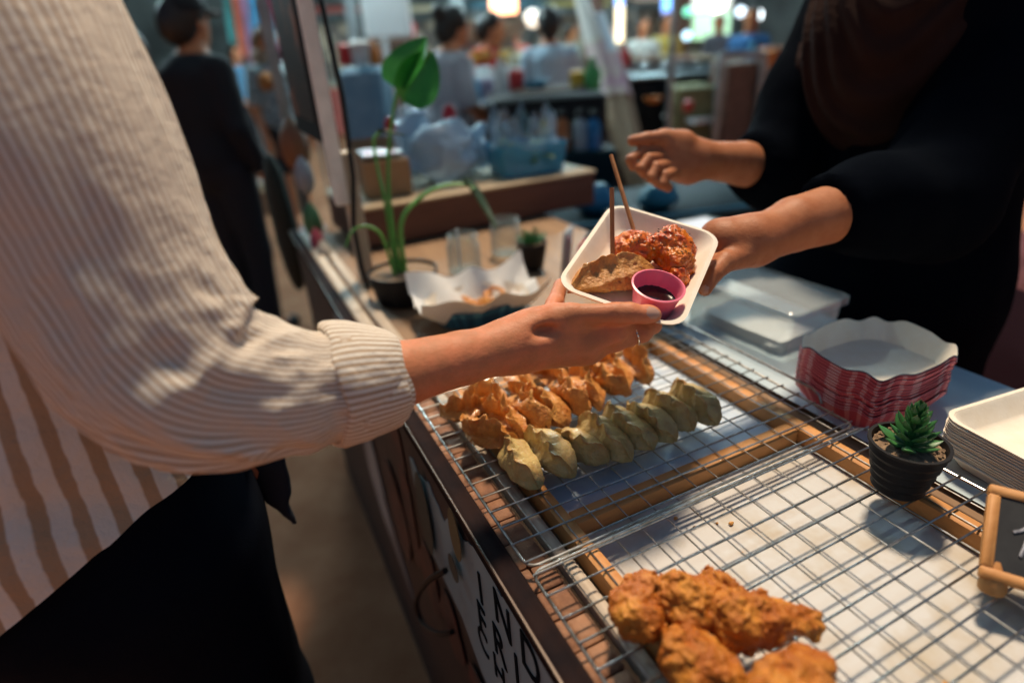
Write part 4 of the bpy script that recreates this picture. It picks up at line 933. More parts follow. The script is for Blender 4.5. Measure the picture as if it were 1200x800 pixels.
# ------------------------------------------------------------------ things on the counter
# chalk sign at the right edge
sg = thing('chalk_sign', 'small wooden framed chalkboard price sign standing on the front rack', 'price sign', (0.40,-0.53,0.9))
sx = np.array((0.80,0.05,0.0)); e1 = np.array((0.52,-0.855,0.0)); e1 /= np.linalg.norm(e1)
o1 = PZ(1146,674,.912); up1 = np.array((0.74,0.42,0.56)); up1 -= e1*(up1@e1); up1 /= np.linalg.norm(up1); n1 = np.cross(e1, up1)
def S3(a, b, c): return o1+e1*a+up1*b+n1*c
MS = np.stack([e1, up1, n1], 1)
Wb, Hb = .135, .085
mb = MB()
for (a, b, wd, ht) in ((Wb/2,0.0045,Wb,.009),(Wb/2,Hb-.0045,Wb,.009),(0.0045,Hb/2,.009,Hb-.018),(Wb-.0045,Hb/2,.009,Hb-.018)):
    t_ = MB(); t_.box((0,0,0), (wd,ht,.010), bev=.0015); mb.add([S3(a,b,0)+MS@np.array(v) for v in t_.v], t_.f)
part('frame', mb, M['pine'], sg)
mb = MB(); t_ = MB(); t_.box((0,0,0), (Wb-.016,Hb-.016,.005)); mb.add([S3(Wb/2,Hb/2,0)+MS@np.array(v) for v in t_.v], t_.f)
bd = part('board', mb, mat('chalkboard', (0.012,0.014,0.018), 0.7, col2=(0.022,0.024,0.028), scale=40), sg)
for a in (0.012, Wb-.012):
    mb = MB(); b0 = S3(a,.004,-.004); mb.tube([b0+up1*.012, b0, np.array((b0[0]-.004,b0[1]-.002,.9045)), np.array((b0[0]-.004,b0[1]-.002,.9005))], [.0085,.0095,.0105,.0100], 14, flat=.8); part('foot', mb, M['pine'], sg)
ck = MB()
def chalk(pts, r=.0013): ck.tube([S3(a,b,.0030) for a, b in catm([p+(0,) for p in pts], 14)[:, :2]], r, 5, flat=None)
chalk([(.020,.046),(.025,.049),(.030,.053),(.029,.040),(.026,.026)])
chalk([(.045,.050),(.039,.044),(.036,.034),(.040,.025),(.048,.025),(.053,.034),(.052,.044),(.046,.050)])
chalk([(.068,.050),(.062,.044),(.060,.034),(.064,.025),(.072,.025),(.077,.034),(.076,.044),(.069,.050)])
chalk([(.034,.066),(.038,.070),(.044,.068),(.046,.062)])
part('chalk_writing', ck, mat('chalk', (0.55,0.56,0.62), 0.95, col2=(0.25,0.26,0.30), scale=300), bd)
# ribbed pot with succulent
def pot(name, lab, c, r0, r1, h, ribs, m, soil=True):
    t = thing(name, lab, 'potted plant', tuple(c)); pr_ = [(0,0.0),(r0,0.0)]
    n = ribs*4
    for k in range(1, n+1):
        tt = k/n; pr_.append((r0+(r1-r0)*tt+0.0013*(ribs > 0)*math.sin(tt*ribs*2*math.pi), h*tt))
    pr_ += [(r1+.0018,h),(r1+.0018,h+.003),(r1-.0015,h+.003),(r1-.003,h-.006),(0,h-.006)]
    mb = MB(); mb.lathe(pr_, c, 40); part('pot', mb, m, t)
    if soil:
        mb = MB(); rn = random.Random(1); mb.lathe([(0,h-.0025),(r1*.5,h-.001),(r1-.0035,h-.004)], c, 24)
        for k in range(90):
            a = rn.random()*6.28; q = (r1-.005)*math.sqrt(rn.random()); s = .0012+.0013*rn.random()
            mb.lathe([(0,-s*.6),(s,0),(0,s*.7)], (c[0]+q*math.cos(a),c[1]+q*math.sin(a),c[2]+h-.001), 6)
        part('soil', mb, mat('gravel_soil', (0.16,0.10,0.06), 0.9, col2=(0.30,0.20,0.12), scale=220), t)
    return t
PC = np.array((0.392,-0.424,0.9005))
t = pot('potted_succulent', 'small fleshy green succulent in a ribbed black pot on the front rack', PC, .0235, .0355, .055, 5, M['black'])
def leaf(mb, base, az, el, L, Wd, th, bend=.5, n=8, m=10):
    """thick tapered leaf: cross-sections along a curved midrib"""
    pts = []; rad = []; d = np.array((math.cos(az)*math.cos(el), math.sin(az)*math.cos(el), math.sin(el)))
    pos = np.array(base, float); e = el
    for i in range(n+1):
        t_ = i/n; rad.append(max(.0004, Wd*(math.sin(math.pi*min(1, .12+.88*t_)**1.25))*.5)); pts.append(pos.copy())
        e2 = e+bend*t_; pos = pos+np.array((math.cos(az)*math.cos(e2), math.sin(az)*math.cos(e2), math.sin(e2)))*L/n
    side = np.array((-math.sin(az), math.cos(az), 0)); mb.tube(pts, [r for r in rad], m, up=np.cross(side, d), flat=th)
lv = MB(); rn = random.Random(2); k = 0
for ring, (nl, el, L, z, Wd) in enumerate([(7,R(8),.030,.058,.0135),(7,R(24),.026,.066,.0120),(6,R(34),.022,.076,.0105),(6,R(42),.018,.085,.0090),(5,R(52),.014,.093,.0075),(4,R(66),.011,.099,.006),(3,R(80),.009,.102,.005)]):
    for i in range(nl):
        a = 2*math.pi*i/nl+ring*.45+.15*rn.random(); leaf(lv, PC+np.array((.003*math.cos(a),.003*math.sin(a),z-.004)), a, el+.12*rn.random(), L*(.9+.2*rn.random()), Wd, .38, bend=.55)
lv.tube([PC+np.array((0,0,.05)), PC+np.array((0,0,.10))], .004, 8)
part('leaves', lv, mat('succulent_green', (0.030,0.125,0.040), 0.42, col2=(0.05,0.19,0.05), scale=70, coat=.15, sss=.1), t)
# stacked red gingham trays
M['redcheck'] = check_mat('red_gingham', (0.85,0.72,0.68), (0.76,0.24,0.24), (0.60,0.075,0.10), 26, 1)
M['tealcheck'] = check_mat('teal_gingham', (0.10,0.30,0.40), (0.025,0.13,0.22), (0.012,0.065,0.13), 30, 3)
def boat(c, a, b, h, m_in, m_out, rz, amp, seed, waves=9, n=120, m_rim=None):
    """paper boat: wavy rim, sloped printed wall, plain inside; seed shifts it a little in its stack"""
    rn = random.Random(seed); mb = MB(); V = []
    def shape(s, z, wv):
        out = []
        for k in range(n):
            t_ = 2*math.pi*k/n; cx, sx_ = math.cos(t_), math.sin(t_); e = 2/3.4
            x = a*s*math.copysign(abs(cx)**e, cx); y = b*s*math.copysign(abs(sx_)**e, sx_)
            out.append((x, y, z+wv*math.sin(waves*t_+.7)+wv*.5*math.sin(4*t_+1.3)))
        return out
    prof_ = [(.62,0,0),(.80,0.0,0),(.815,.003,0),(.99,h-.002,amp),(1.0,h,amp)]
    inn = [(.993,h+.0004,amp),(.975,h-.003,amp),(.80,.0042,0),(.60,.0022,0)]
    for s, z, wv in prof_+inn: V += shape(s, z, wv)
    F = []; MI = []; UV = []; m = len(prof_)+len(inn)
    ca, sa = math.cos(rz), math.sin(rz); V = [(c[0]+x*ca-y*sa, c[1]+x*sa+y*ca, c[2]+z) for x, y, z in V]
    for i in range(m-1):
        mi = 1 if i < len(prof_)-2 else (2 if i < len(prof_) else 0)
        F = [(i*n+k, i*n+(k+1)%n, (i+1)*n+(k+1)%n, (i+1)*n+k) for k in range(n)]
        U = [[(k/n, i/4), ((k+1)/n, i/4), ((k+1)/n, (i+1)/4), (k/n, (i+1)/4)] for k in range(n)]
        if i == 0: mb.add(V, F, mi, U); base = len(mb.v)-len(V)
        else:
            for f, u in zip(F, U): mb.f.append([base+q for q in f]); mb.mi.append(mi); mb.uv.append(u)
    mb.f.append([base+(m-1)*n+k for k in range(n)]); mb.mi.append(0); mb.uv.append(None)
    mb.f.append([base+k for k in range(n)][::-1]); mb.mi.append(1); mb.uv.append(None)
    return mb
ORD2 = ['tenth', 'eleventh', 'twelfth', 'thirteenth', 'fourteenth']
names = ['topmost', 'second from the top', 'third from the top', 'fourth from the top', 'fifth from the top', 'sixth from the top', 'seventh from the top', 'eighth from the top', 'ninth from the top']+[o_+' from the top' for o_ in ORD2]+['lowest']
M['navyrim'] = mat('navy_rim', (0.03,0.05,0.09), 0.6)
rn = random.Random(12); RC = (0.560,-0.272)
for k in range(15):
    z = TZ+.003+k*0.0041; i = 14-k
    mb = boat((RC[0]+.002*rn.random(), RC[1]+.002*rn.random(), z), .088, .073, .030, M['pulp'], M['redcheck'], R(-3+rn.random()*2), .0034, k)
    solo('gingham_tray', mb, [M['pulp'], M['redcheck'], M['navyrim'] if k == 14 else M['redcheck']], 'red gingham paper tray with wavy rim, %s in its stack' % names[i], 'food tray', 'stacked red gingham paper trays')
# stacked cream trays
rn = random.Random(15)
proto = None
for k in range(13):
    mb = paper_tray_mb(.0660, .0900, .024); z = TZ+.028+k*.0033
    rzk = R(-97+2.0*rn.random())
    off = (0.585+.0015*rn.random(), -0.468+.0015*rn.random(), z)
    put(mb, off, rotm(rzk)); i = 12-k
    solo('paper_tray', mb, M['pulp'], 'plain cream paper tray, %s in the stack at the counter edge' % (names[i] if k else 'lowest'), 'food tray', 'stacked cream paper trays')
# clear plastic box with paper napkins inside
bx = thing('plastic_box', 'clear plastic lidded box of white paper napkins behind the gingham trays', 'plastic box', (0.607,-0.02,TZ))
def boxshell(c, lx, ly, h, tp=.94, th=.0015, rz=0):
    mb = MB(); rr = []
    for s, z in ((tp,0),(1,h)): rr.append([(x*s, y*s, z) for x, y in rrect(lx/2, ly/2, .012)])
    for s, z in ((1-2*th/lx,h),(tp-2*th/lx,th)): rr.append([(x*s, y*s, z) for x, y in rrect(lx/2, ly/2, .012)])
    V = [v for r in rr for v in r]; n = 24; F = [tuple(range(n))[::-1]]
    for i in range(3): F += [(i*n+k, i*n+(k+1)%n, (i+1)*n+(k+1)%n, (i+1)*n+k) for k in range(n)]
    F.append(tuple(range(3*n, 4*n))); M3 = rotm(rz); mb.add([tuple(M3 @ Vector(v)+Vector(c)) for v in V], F); return mb
BC = (0.606,-0.030,TZ+.001)
part('tub', boxshell(BC, .126, .226, .084, rz=R(3)), M['clear'], bx)
mb = MB(); M3 = rotm(R(3))
rr = [rrect(.069,.119,.014), rrect(.070,.120,.014), rrect(.070,.120,.014), rrect(.066,.116,.012), rrect(.064,.114,.012)]; zs_ = [.078,.080,.091,.093,.0885]
V = [tuple(M3 @ Vector((x,y,z))+Vector(BC)) for r, z in zip(rr, zs_) for x, y in r]; F = []
for i in range(4): F += [(i*24+k, i*24+(k+1)%24, (i+1)*24+(k+1)%24, (i+1)*24+k) for k in range(24)]
F.append(tuple(range(96,120))); mb.add(V, F); part('lid', mb, M['clear'], bx)
mb = MB(); rn = random.Random(6)
for k in range(4):
    Gs = sheet(-.045, .045, -.085, .085, 0.006+.005*k, .008, 60+k, 14, 14); mb.grid(np.array([[np.array(rotm(R(3+rn.random()*8-4)) @ Vector(v))+np.array(BC) for v in row] for row in Gs]))
solo('napkins', mb, M['white'], 'white paper napkins inside the clear plastic box', 'napkins')
# pale blue cover on the vendor's side, wicker basket, teal cup
mb = MB(); Gs = sheet(.475, .755, -.75, .18, TZ+.0035, .002, 71); mb.grid(Gs); solo('counter_cover', mb, mat('pale_blue_sheet', (0.40,0.50,0.56), 0.5, col2=(0.46,0.56,0.62), scale=9), 'pale blue plastic cover on the vendor side of the counter', 'table cover')
mb = MB()
cB = (0.69,0.235,TZ+.001)
for k in range(9):
    r = .055+.0022*k; n = 40; z = .004+.0085*k
    mb.tube([(cB[0]+(r+.0028*math.cos(10*t_*2+k*math.pi))*math.cos(t_), cB[1]+(r+.0028*math.cos(10*t_*2+k*math.pi))*math.sin(t_), cB[2]+z) for t_ in np.linspace(0, 2*math.pi, 81)[:-1]], .0045, 6, closed=True)
for k in range(20):
    a = 2*math.pi*k/20; mb.tube([(cB[0]+.054*math.cos(a), cB[1]+.054*math.sin(a), cB[2]), (cB[0]+.075*math.cos(a), cB[1]+.075*math.sin(a), cB[2]+.08)], .003, 5)
mb.lathe([(0,.001),(.055,.001),(.055,.004),(0,.004)], cB, 24)
solo('wicker_basket', mb, mat('wicker', (0.34,0.20,0.09), 0.6, col2=(0.48,0.31,0.16), scale=60), 'small woven wicker basket behind the clear plastic box', 'basket')
mb = MB(); cT = PZ(783,378,TZ); mb.lathe([(0,0),(.026,0),(.033,.07),(.035,.07),(.035,.073),(.032,.073),(.025,.003),(0,.003)], (cT[0],cT[1],TZ+.001), 32); solo('cup', mb, mat('teal_plastic', (0.01,0.16,0.18), 0.35), 'teal plastic cup standing behind the held food tray', 'cup')
# teal gingham tray with paper liner and fried strips
FC = (0.225,0.322,TZ+.002)
solo('gingham_tray', boat(FC, .105, .070, .036, M['pulp'], M['tealcheck'], R(-8), .003, 3), [M['pulp'], M['tealcheck'], M['tealcheck']], 'teal blue gingham paper tray with white liner holding fried strips', 'food tray')
n = 41; G = np.zeros((n, n, 3)); ls = np.linspace(-1, 1, n)
for i, a in enumerate(ls):
    for k, b in enumerate(ls):
        x, y = a*.125, b*.088
        wall = max(0, max(abs(x)/.070, abs(y)/.042)-1); z = .006+min(.062, .052*wall)+.022*(abs(a*b))**3
        cor = 1 if (abs(a) > .5 and abs(b) > .5) else 0
        th = R(-8); fold = .010*math.sin(9*math.atan2(b, a)+1)*min(1, wall*1.2)
        G[i, k] = (FC[0]+(x*math.cos(th)-y*math.sin(th)), FC[1]+(x*math.sin(th)+y*math.cos(th)), FC[2]+z+fold*.8)
G[..., 2] += .006*fbm(G*38, 5, 2)
mb = MB(); mb.grid(G); solo('paper_liner', mb, mat('white_paper', (0.78,0.78,0.76), 0.8), 'crinkled white paper liner inside the teal gingham tray', 'paper liner')
M['strip'] = mat('fried_strip', (0.50,0.17,0.03), 0.45, col2=(0.62,0.29,0.07), scale=60, bump=.6, bscale=200)
rn = random.Random(31)
for k in range(13):
    cx, cy = FC[0]+.010+rn.uniform(-.042,.050), FC[1]+rn.uniform(-.020,.022); z = FC[2]+.018+.012*rn.random(); a = rn.random()*6.28; L = .02+.012*rn.random()
    mb = MB(); ps_ = [(cx+math.cos(a)*L*t_-math.sin(a)*.010*math.cos(t_*3), cy+math.sin(a)*L*t_+math.cos(a)*.010*math.cos(t_*3), z+.005*math.sin(t_*4+k)) for t_ in np.linspace(-1, 1, 9)]
    mb.tube(ps_, [.003,.006,.0065,.0055,.007,.006,.0065,.0055,.003], 8, flat=.75, disp=lambda i, q, l: .0022*fbm(np.array([i*.9+k*3, math.cos(q), math.sin(q)]), 3, 2))
    solo('fried_strip', mb, M['strip'], 'curly orange fried strip in the paper-lined teal tray', 'fried strip', 'fried strips in the paper-lined tray')
# tall leafy plant in black pot
PP = np.array((0.128,0.500,TZ+.001))
t = pot('potted_plant', 'tall plant with broad green leaf and long arching stems in a black pot', PP, .062, .074, .062, 0, M['black'])
M['stem'] = mat('stem_green', (0.10,0.30,0.055), 0.45, sss=.1); M['leafg'] = mat('leaf_green', (0.030,0.22,0.032), 0.35, col2=(0.05,0.32,0.055), scale=12, coat=.15)
dP = .0; D0 = 1.235
top = PP+np.array((-.005,0,.058))
st = MB()
stemA = [top, P(458,250,1.235), P(455,200,1.225), P(458,150,1.215), P(466,105,1.21), P(473,88,1.205)]
stemB = [top+np.array((-.01,0,0)), P(452,240,1.24), P(443,200,1.245), P(438,165,1.25), P(446,155,1.25)]
stemC = [top+np.array((.01,0,0)), P(470,262,1.23), P(490,234,1.235), P(515,219,1.24), P(543,216,1.245), P(556,222,1.24)]
stemD = [top+np.array((-.015,-.01,0)), P(450,283,1.22), P(440,269,1.21), P(425,265,1.205), P(412,272,1.20), P(405,290,1.20)]
for s_, r0, r1 in ((stemA,.0068,.0036),(stemB,.0062,.0034),(stemC,.0078,.0042),(stemD,.0055,.0022)):
    c_ = catm(s_, 28); st.tube(c_, np.linspace(r0, r1, 28), 10, flat=.75)
part('stems', st, M['stem'], t)
def blade(mb, base, tip, nrm, width, droop=0.0, cup=.15, m=22, n=17, notch=False):
    base = np.array(base); tip = np.array(tip); d = tip-base; L = np.linalg.norm(d); d /= L; nrm = np.array(nrm, float); nrm -= d*(nrm@d); nrm /= np.linalg.norm(nrm); s = np.cross(d, nrm)
    G = np.zeros((m, n, 3))
    for i in range(m):
        t_ = i/(m-1); wd = width*.5*(math.sin(math.pi*min(1, .10+.90*t_)**.80))**.75 if 0 < t_ < 1 else .0005
        for k in range(n):
            u = -1+2*k/(n-1); G[i, k] = base+d*L*(t_-(.10*u*u*(1-t_)))+s*wd*u+nrm*(cup*wd*abs(u)**1.5*(1.1)-droop*L*t_*t_+.0012*math.sin(t_*9)*abs(u))
    mb.grid(G); mb.grid(G-nrm*.0008, flip=True)
lv = MB(); blade(lv, P(470,100,1.205), P(500,44,1.195), -FWD*.8+UP*.3-RT*.5, .125, cup=.30)
part('broad_leaf', lv, M['leafg'], t)
lv = MB(); blade(lv, P(475,114,1.20), P(508,62,1.215), -FWD*.7+RT*.6, .095, cup=.4); part('broad_leaf', lv, M['leafg'], t)
lv = MB(); blade(lv, P(546,214,1.245), P(582,270,1.22), -FWD*.5+RT*.9, .034, cup=.6); part('narrow_leaf', lv, mat('leaf_dark', (0.018,0.060,0.028), 0.4), t)
lv = MB(); blade(lv, P(446,155,1.25), P(476,160,1.235), -FWD*.3+UP, .030, cup=.4); part('narrow_leaf', lv, mat('leaf_deep_green', (0.012,0.030,0.020), 0.4), t)  # this leaf is a darker green than the others
# glass jars
def jar(c, lab, s=1.0):
    t = thing('glass_jar', lab, 'jar', tuple(c)); mb = MB()
    pr_ = [(0,0),(.036,0),(.041,.004),(.041,.062),(.038,.070),(.0335,.074),(.0335,.078),(.036,.079),(.036,.082),(.0335,.083),(.0335,.087),(.036,.088),(.036,.091),(.0335,.093),(.031,.093),(.031,.074),(.037,.066),(.038,.006),(0,.004)]
    mb.lathe([(r*s, z*s) for r, z in pr_], c, 40); part('glass', mb, M['glass'], t); return t
jc = PZ(551,322,TZ)
jar((jc[0],jc[1]+.03,TZ+.001), 'empty clear glass jar with threaded neck beside the tall plant', 1.0)
mb = MB(); mb.tube([(jc[0]-.012,jc[1]+.03,TZ+.006),(jc[0]-.006,jc[1]+.045,TZ+.102)], .0035, 8); solo('drinking_straw', mb, M['white'], 'white straw leaning inside the glass jar', 'straw')
jc2 = PZ(604,303,TZ); jar((jc2[0],jc2[1]+.05,TZ+.001), 'clear glass jar partly behind the small spiky plant', 1.0)
# small spiky plant
sc2 = PZ(629,316,TZ)
SP = np.array((sc2[0],sc2[1]+.02,TZ+.001)); t = pot('potted_succulent', 'small spiky green plant in a plain black pot beside the jars', SP, .026, .035, .060, 0, M['black'])
lv = MB(); rn = random.Random(8)
for k in range(46):
    a = rn.random()*6.28; el = R(20+65*rn.random()); leaf(lv, SP+np.array((.006*math.cos(a),.006*math.sin(a),.056)), a, el, .030+.020*rn.random(), .0065, .5, bend=.25, n=6, m=6)
part('leaves', lv, mat('spiky_green', (0.035,0.14,0.05), 0.45, col2=(0.06,0.22,0.08), scale=60), t)
# card holder, sauce cups
ca, cb_ = PZ(656,335,TZ), PZ(671,318,TZ)
mb = MB(); ddir = np.array((cb_[0]-ca[0], cb_[1]-ca[1], 0)); ddir /= np.linalg.norm(ddir); nn = np.array((ddir[1], -ddir[0], 0))
mb.poly([ca+np.array((0,0,.002)), ca+ddir*.06+np.array((0,0,.002)), ca+ddir*.075+np.array((.01,.004,.115)), ca+ddir*.012+np.array((.01,.004,.115))], nn, .004)
solo('card_holder', mb, mat('acrylic_grey', (0.32,0.36,0.38), 0.2), 'grey acrylic card holder standing edge-on beside the small spiky plant', 'card holder', smooth=False)
def cupstack(c, ax, n, m, lab, grp):
    for k in range(n):
        mb = MB(); a = np.array(ax, float); a /= np.linalg.norm(a); u = np.cross(a, (0,0,1)); u /= np.linalg.norm(u); Mx = np.stack([u, np.cross(a, u), a], 1)
        mb.lathe([(0,0),(.021,0),(.0285,.030),(.0305,.0305),(.0305,.032),(.028,.032),(.0205,.0015),(0,.0015)], np.array(c)+a*.008*k, 32, M=Mx); solo('sauce_cup', mb, m, lab[k], 'sauce cup', grp)
uc = PZ(694,292,TZ+.03)
pk = bpy.data.materials['pink_plastic']; bl = mat('cup_blue', (0.03,0.22,0.33), 0.35); pb = mat('cup_pale', (0.42,0.55,0.68), 0.35)
cupstack((uc[0],uc[1],TZ+.0315), (-.6,-.75,.12), 3, pk, ['pink sauce cup lying innermost in the row behind the held tray', 'pink sauce cup lying in the middle of the row behind the held tray', 'pink sauce cup lying nearest in the row behind the held tray'], 'empty sauce cups lying behind the held tray')
cupstack((uc[0]+.045,uc[1]+.055,TZ+.0315), (-.5,-.8,.1), 2, bl, ['blue sauce cup lying inner behind the pink ones', 'blue sauce cup lying outer behind the pink ones'], 'empty sauce cups lying behind the held tray')
cupstack((uc[0]-.012,uc[1]-.065,TZ+.0315), (-.7,-.6,.1), 1, pb, ['pale blue sauce cup lying in front of the pink ones'], 'empty sauce cups lying behind the held tray')
# brown ledge box at the far end of the counter with things on it
lx = thing('ledge_box', 'long dark brown wooden ledge with plywood top at the far end of the counter', 'wooden ledge', (0.56,1.02,TZ))
lrz = R(1.5)
mb = MB(); mb.box((0.52,0.955,TZ+.052), (0.80,.022,.100), bev=.003, rz=lrz); mb.box((0.52,1.30,TZ+.052), (0.80,.022,.100), bev=.003, rz=lrz); mb.box((0.913,1.14,TZ+.052), (.020,.32,.100), bev=.003, rz=lrz); mb.box((0.130,1.12,TZ+.052), (.020,.32,.100), bev=.003, rz=lrz); part('sides', mb, M['ledge'], lx)
mb = MB(); mb.box((0.52,1.128,TZ+.107), (0.80,.37,.010), bev=.002, rz=lrz); part('top', mb, M['ply'], lx)
LZ = TZ+.1135
def blob_bag(c, r, seed, m, lab, name='plastic_bag', cat='plastic bag', amp=.8, fr=13, group=None, h=.012):
    c = np.array(c, float); rr_ = np.array(r, float)
    def fn(p):
        q = p-c; d = ell(p, c+np.array((0,0,rr_[2])), rr_); d = smin(d, cap(p, c+np.array((-rr_[0]*.3,0,rr_[2]*1.5)), c+np.array((rr_[0]*.5,0,rr_[2]*2.0)), rr_[0]*.42, rr_[0]*.30), rr_[0]*.4)
        n = np.abs(fbm(p*fr, seed, 3)); d = d+amp*rr_.min()*(n*2.2-.25)
        return np.maximum(d, c[2]-p[..., 2])
    V, F = nets(fn, c-rr_*1.5*np.array((1,1,.1)), c+rr_*np.array((1.5,1.5,2.9)), h); mb = MB(); mb.add(V, F); return solo(name, mb, m, lab, cat, group)
M['bagblue'] = clear_mat('blue_white_bag', (0.52,0.66,0.78), 0.3, 0.52)
b1 = PZ(520,225,LZ); b2 = PZ(612,214,LZ)
blob_bag((0.47,1.14,LZ), (.105,.08,.075), 3, M['bagblue'], 'pale bluish plastic bag bulging beside the cardboard box')
cbx = thing('cardboard_box', 'brown cardboard box on the left end of the wooden ledge', 'cardboard box', (0.262,1.10,LZ))
mb = MB(); mb.box((0.262,1.09,LZ+.052), (.135,.14,.100), bev=.002, rz=R(-4)); part('carton', mb, mat('cardboard', (0.30,0.18,0.09), 0.8, col2=(0.35,0.22,0.12), scale=12), cbx)
mb = MB(); mb.box((0.262,1.165,LZ+.128), (.13,.003,.05), rz=R(-4), rx=R(-24)); mb.box((0.189,1.09,LZ+.118), (.003,.13,.05), rz=R(-4), ry=R(-30)); part('flap', mb, bpy.data.materials['cardboard'], cbx)
mb = MB(); Gs = sheet(.20,.32,1.03,1.13,LZ+.106,.03,90,18,18); mb.grid(Gs); solo('packet', mb, mat('red_packet', (0.42,0.03,0.03), .4, col2=(0.5,0.42,0.36), scale=30, lo=.5, hi=.55), 'crumpled red and white packet on the cardboard box', 'packet')
tb = thing('tub', 'translucent blue plastic tub of greens lined with a plastic bag', 'tub', (0.735,1.09,LZ))
part('shell', boxshell((0.735,1.085,LZ+.001), .235, .175, .095, tp=.86, rz=R(-5)), clear_mat('blue_tub', (0.05,0.34,0.56), 0.25, 0.55), tb)
mb = MB(); G = np.zeros((26, 61, 3))
for i in range(26):
    for k in range(61):
        t_ = 2*math.pi*k/60; v = i/25; rr_ = 1-.25*v+.12*math.sin(7*t_+3*v)*v; G[i, k] = (0.735+.122*rr_*math.cos(t_)*(1 if 1 else 0), 1.085+.092*rr_*math.sin(t_), LZ+.085+.085*v+.030*math.sin(5*t_+1.7)*v+.018*math.sin(11*t_)*v)
G[..., :] += (.03*np.stack([fbm(G*22, 51, 2), fbm(G*22, 52, 2), fbm(G*22, 53, 2)], -1)); G[:, -1] = G[:, 0]
mb.grid(G); part('bag_liner', mb, M['bag'], tb)
gm = MB(); rn = random.Random(3)
for k in range(60):
    c = np.array((0.735+rn.uniform(-.085,.085), 1.085+rn.uniform(-.06,.06), LZ+.03+rn.uniform(0,.05))); leaf(gm, c, rn.random()*6.28, rn.uniform(-.2,.9), .06, .030, .12, bend=-.6, n=5, m=6)
tag(solo('salad_greens', gm, mat('salad', (0.05,0.16,0.05), .5, col2=(0.12,0.24,0.06), scale=30), 'green leaves heaped inside the blue plastic tub', 'greens'), kind='stuff')
blob_bag((0.60,1.22,LZ), (.075,.060,.065), 9, M['bagblue'], 'crumpled pale plastic bag behind the blue tub')
def bottle(c, r, h, mb_, mc, lab, name='bottle'):
    t = thing(name, lab, 'bottle', tuple(c)); mb = MB(); mb.lathe([(0,0),(r,0),(r*1.03,h*.04),(r,h*.62),(r*.55,h*.76),(r*.5,h*.8),(0,h*.8)], c, 24); part('bottle_body', mb, mb_, t)
    mb = MB(); mb.lathe([(0,h*.80),(r*.66,h*.80),(r*.60,h*.93),(r*.25,h),(0,h)], c, 20); part('bottle_cap', mb, mc, t); return t
redm = mat('red_plastic', (0.50,0.012,0.02), 0.35)
bottle((0.555,1.27,LZ), .036, .215, M['white'], redm, 'white squeeze bottle with red cap behind the plastic bags')
bottle((0.345,1.25,LZ), .028, .20, M['white'], redm, 'white squeeze bottle with red cap behind the cardboard box')
for i, (cx, cy, lab) in enumerate([(0.42,1.36,'crumpled blue plastic bag behind the bulging pale bag')]): blob_bag((cx,cy-.05,LZ), (.08,.055,.09), 20+i, M['bagblue'], lab)

# ------------------------------------------------------------------ behind the stall, out of focus
VA = np.array((math.cos(YAW), math.sin(YAW), 0)); VD = np.array((-math.sin(YAW), math.cos(YAW), 0))
def vbox(mb, px0, px1, pyt, pyb, d, depth, bev=.01, floor=False, mi=0, dz=0):
    """box whose front face spans those photo columns/rows at distance d (squared to the stall rows behind), 'depth' deep"""
    a, b = P(px0,(pyt+pyb)/2,d), P(px1,(pyt+pyb)/2,d); zt = P((px0+px1)/2,pyt,d)[2]; zb = 0.0 if floor else P((px0+px1)/2,pyb,d)[2]
    w_ = np.linalg.norm((b-a)[:2]); c = (a+b)/2; c = np.array((c[0],c[1],0))+VD*depth/2
    mb.box((c[0],c[1],(zt+zb)/2+dz), (w_,depth,zt-zb), rz=YAW, bev=bev, mi=mi); return (c[0],c[1],zb), w_, zt, zb
M['teal'] = mat('teal_dark', (0.004,0.017,0.023), 0.6, col2=(0.007,0.025,0.032), scale=8, spec=.12)
M['tealp'] = mat('teal_sheet', (0.02,0.16,0.22), 0.4, col2=(0.03,0.21,0.29), scale=10)
# vendor's back counter
vc = thing('back_counter', 'dark teal work counter behind the ledge beside the vendor', 'counter', tuple(PZ(770,230,0.0)*0+np.array((1.55,1.15,0))))
mb = MB(); mb.box((1.45,1.35,0.70), (1.10,.60,.05), bev=.006, rz=R(-14)); part('counter_top', mb, M['teal'], vc)
mb = MB(); mb.box((1.45,1.35,0.34), (1.04,.54,.66), bev=.006, rz=R(-14)); part('cabinet', mb, M['teal'], vc)
mb = MB(); mb.tube([(0.96,1.17,.735),(1.92,.93,.735)], .012, 8); part('rail', mb, M['tealp'], vc)
blob_bag((1.16,1.33,.728), (.085,.07,.045), 41, mat('bag_blue', (0.03,0.20,0.34), .35), 'bright blue plastic bag on the dark counter near the gesturing hand', amp=.5)
blob_bag((1.40,1.22,.728), (.09,.07,.04), 43, M['tealp'], 'teal plastic bag on the dark counter below the gesturing forearm', amp=.4)
pz = PZ(845,248,.87); mb = MB(); Gs = sheet(.80,1.12,.40,.62,.0,.012,95,18,18); mb.grid(Gs+np.array((-.03,.0,.86))); solo('paper_sheets', mb, mat('sheet_white', (0.50,0.55,0.66), .6), 'white paper sheets lying beside the vendor', 'paper sheets')
st2 = thing('side_table', 'small dark side table under the white sheets', 'table', (0.95,.52,0)); mb = MB(); mb.box((.96,.53,.83), (.42,.34,.03), bev=.004); part('tabletop', mb, M['teal'], st2)
for x, y in ((.79,.40),(1.13,.40),(.79,.66),(1.13,.66)):
    mb = MB(); mb.box((x,y,.407), (.03,.03,.812), bev=.003); part('leg', mb, M['teal'], st2)
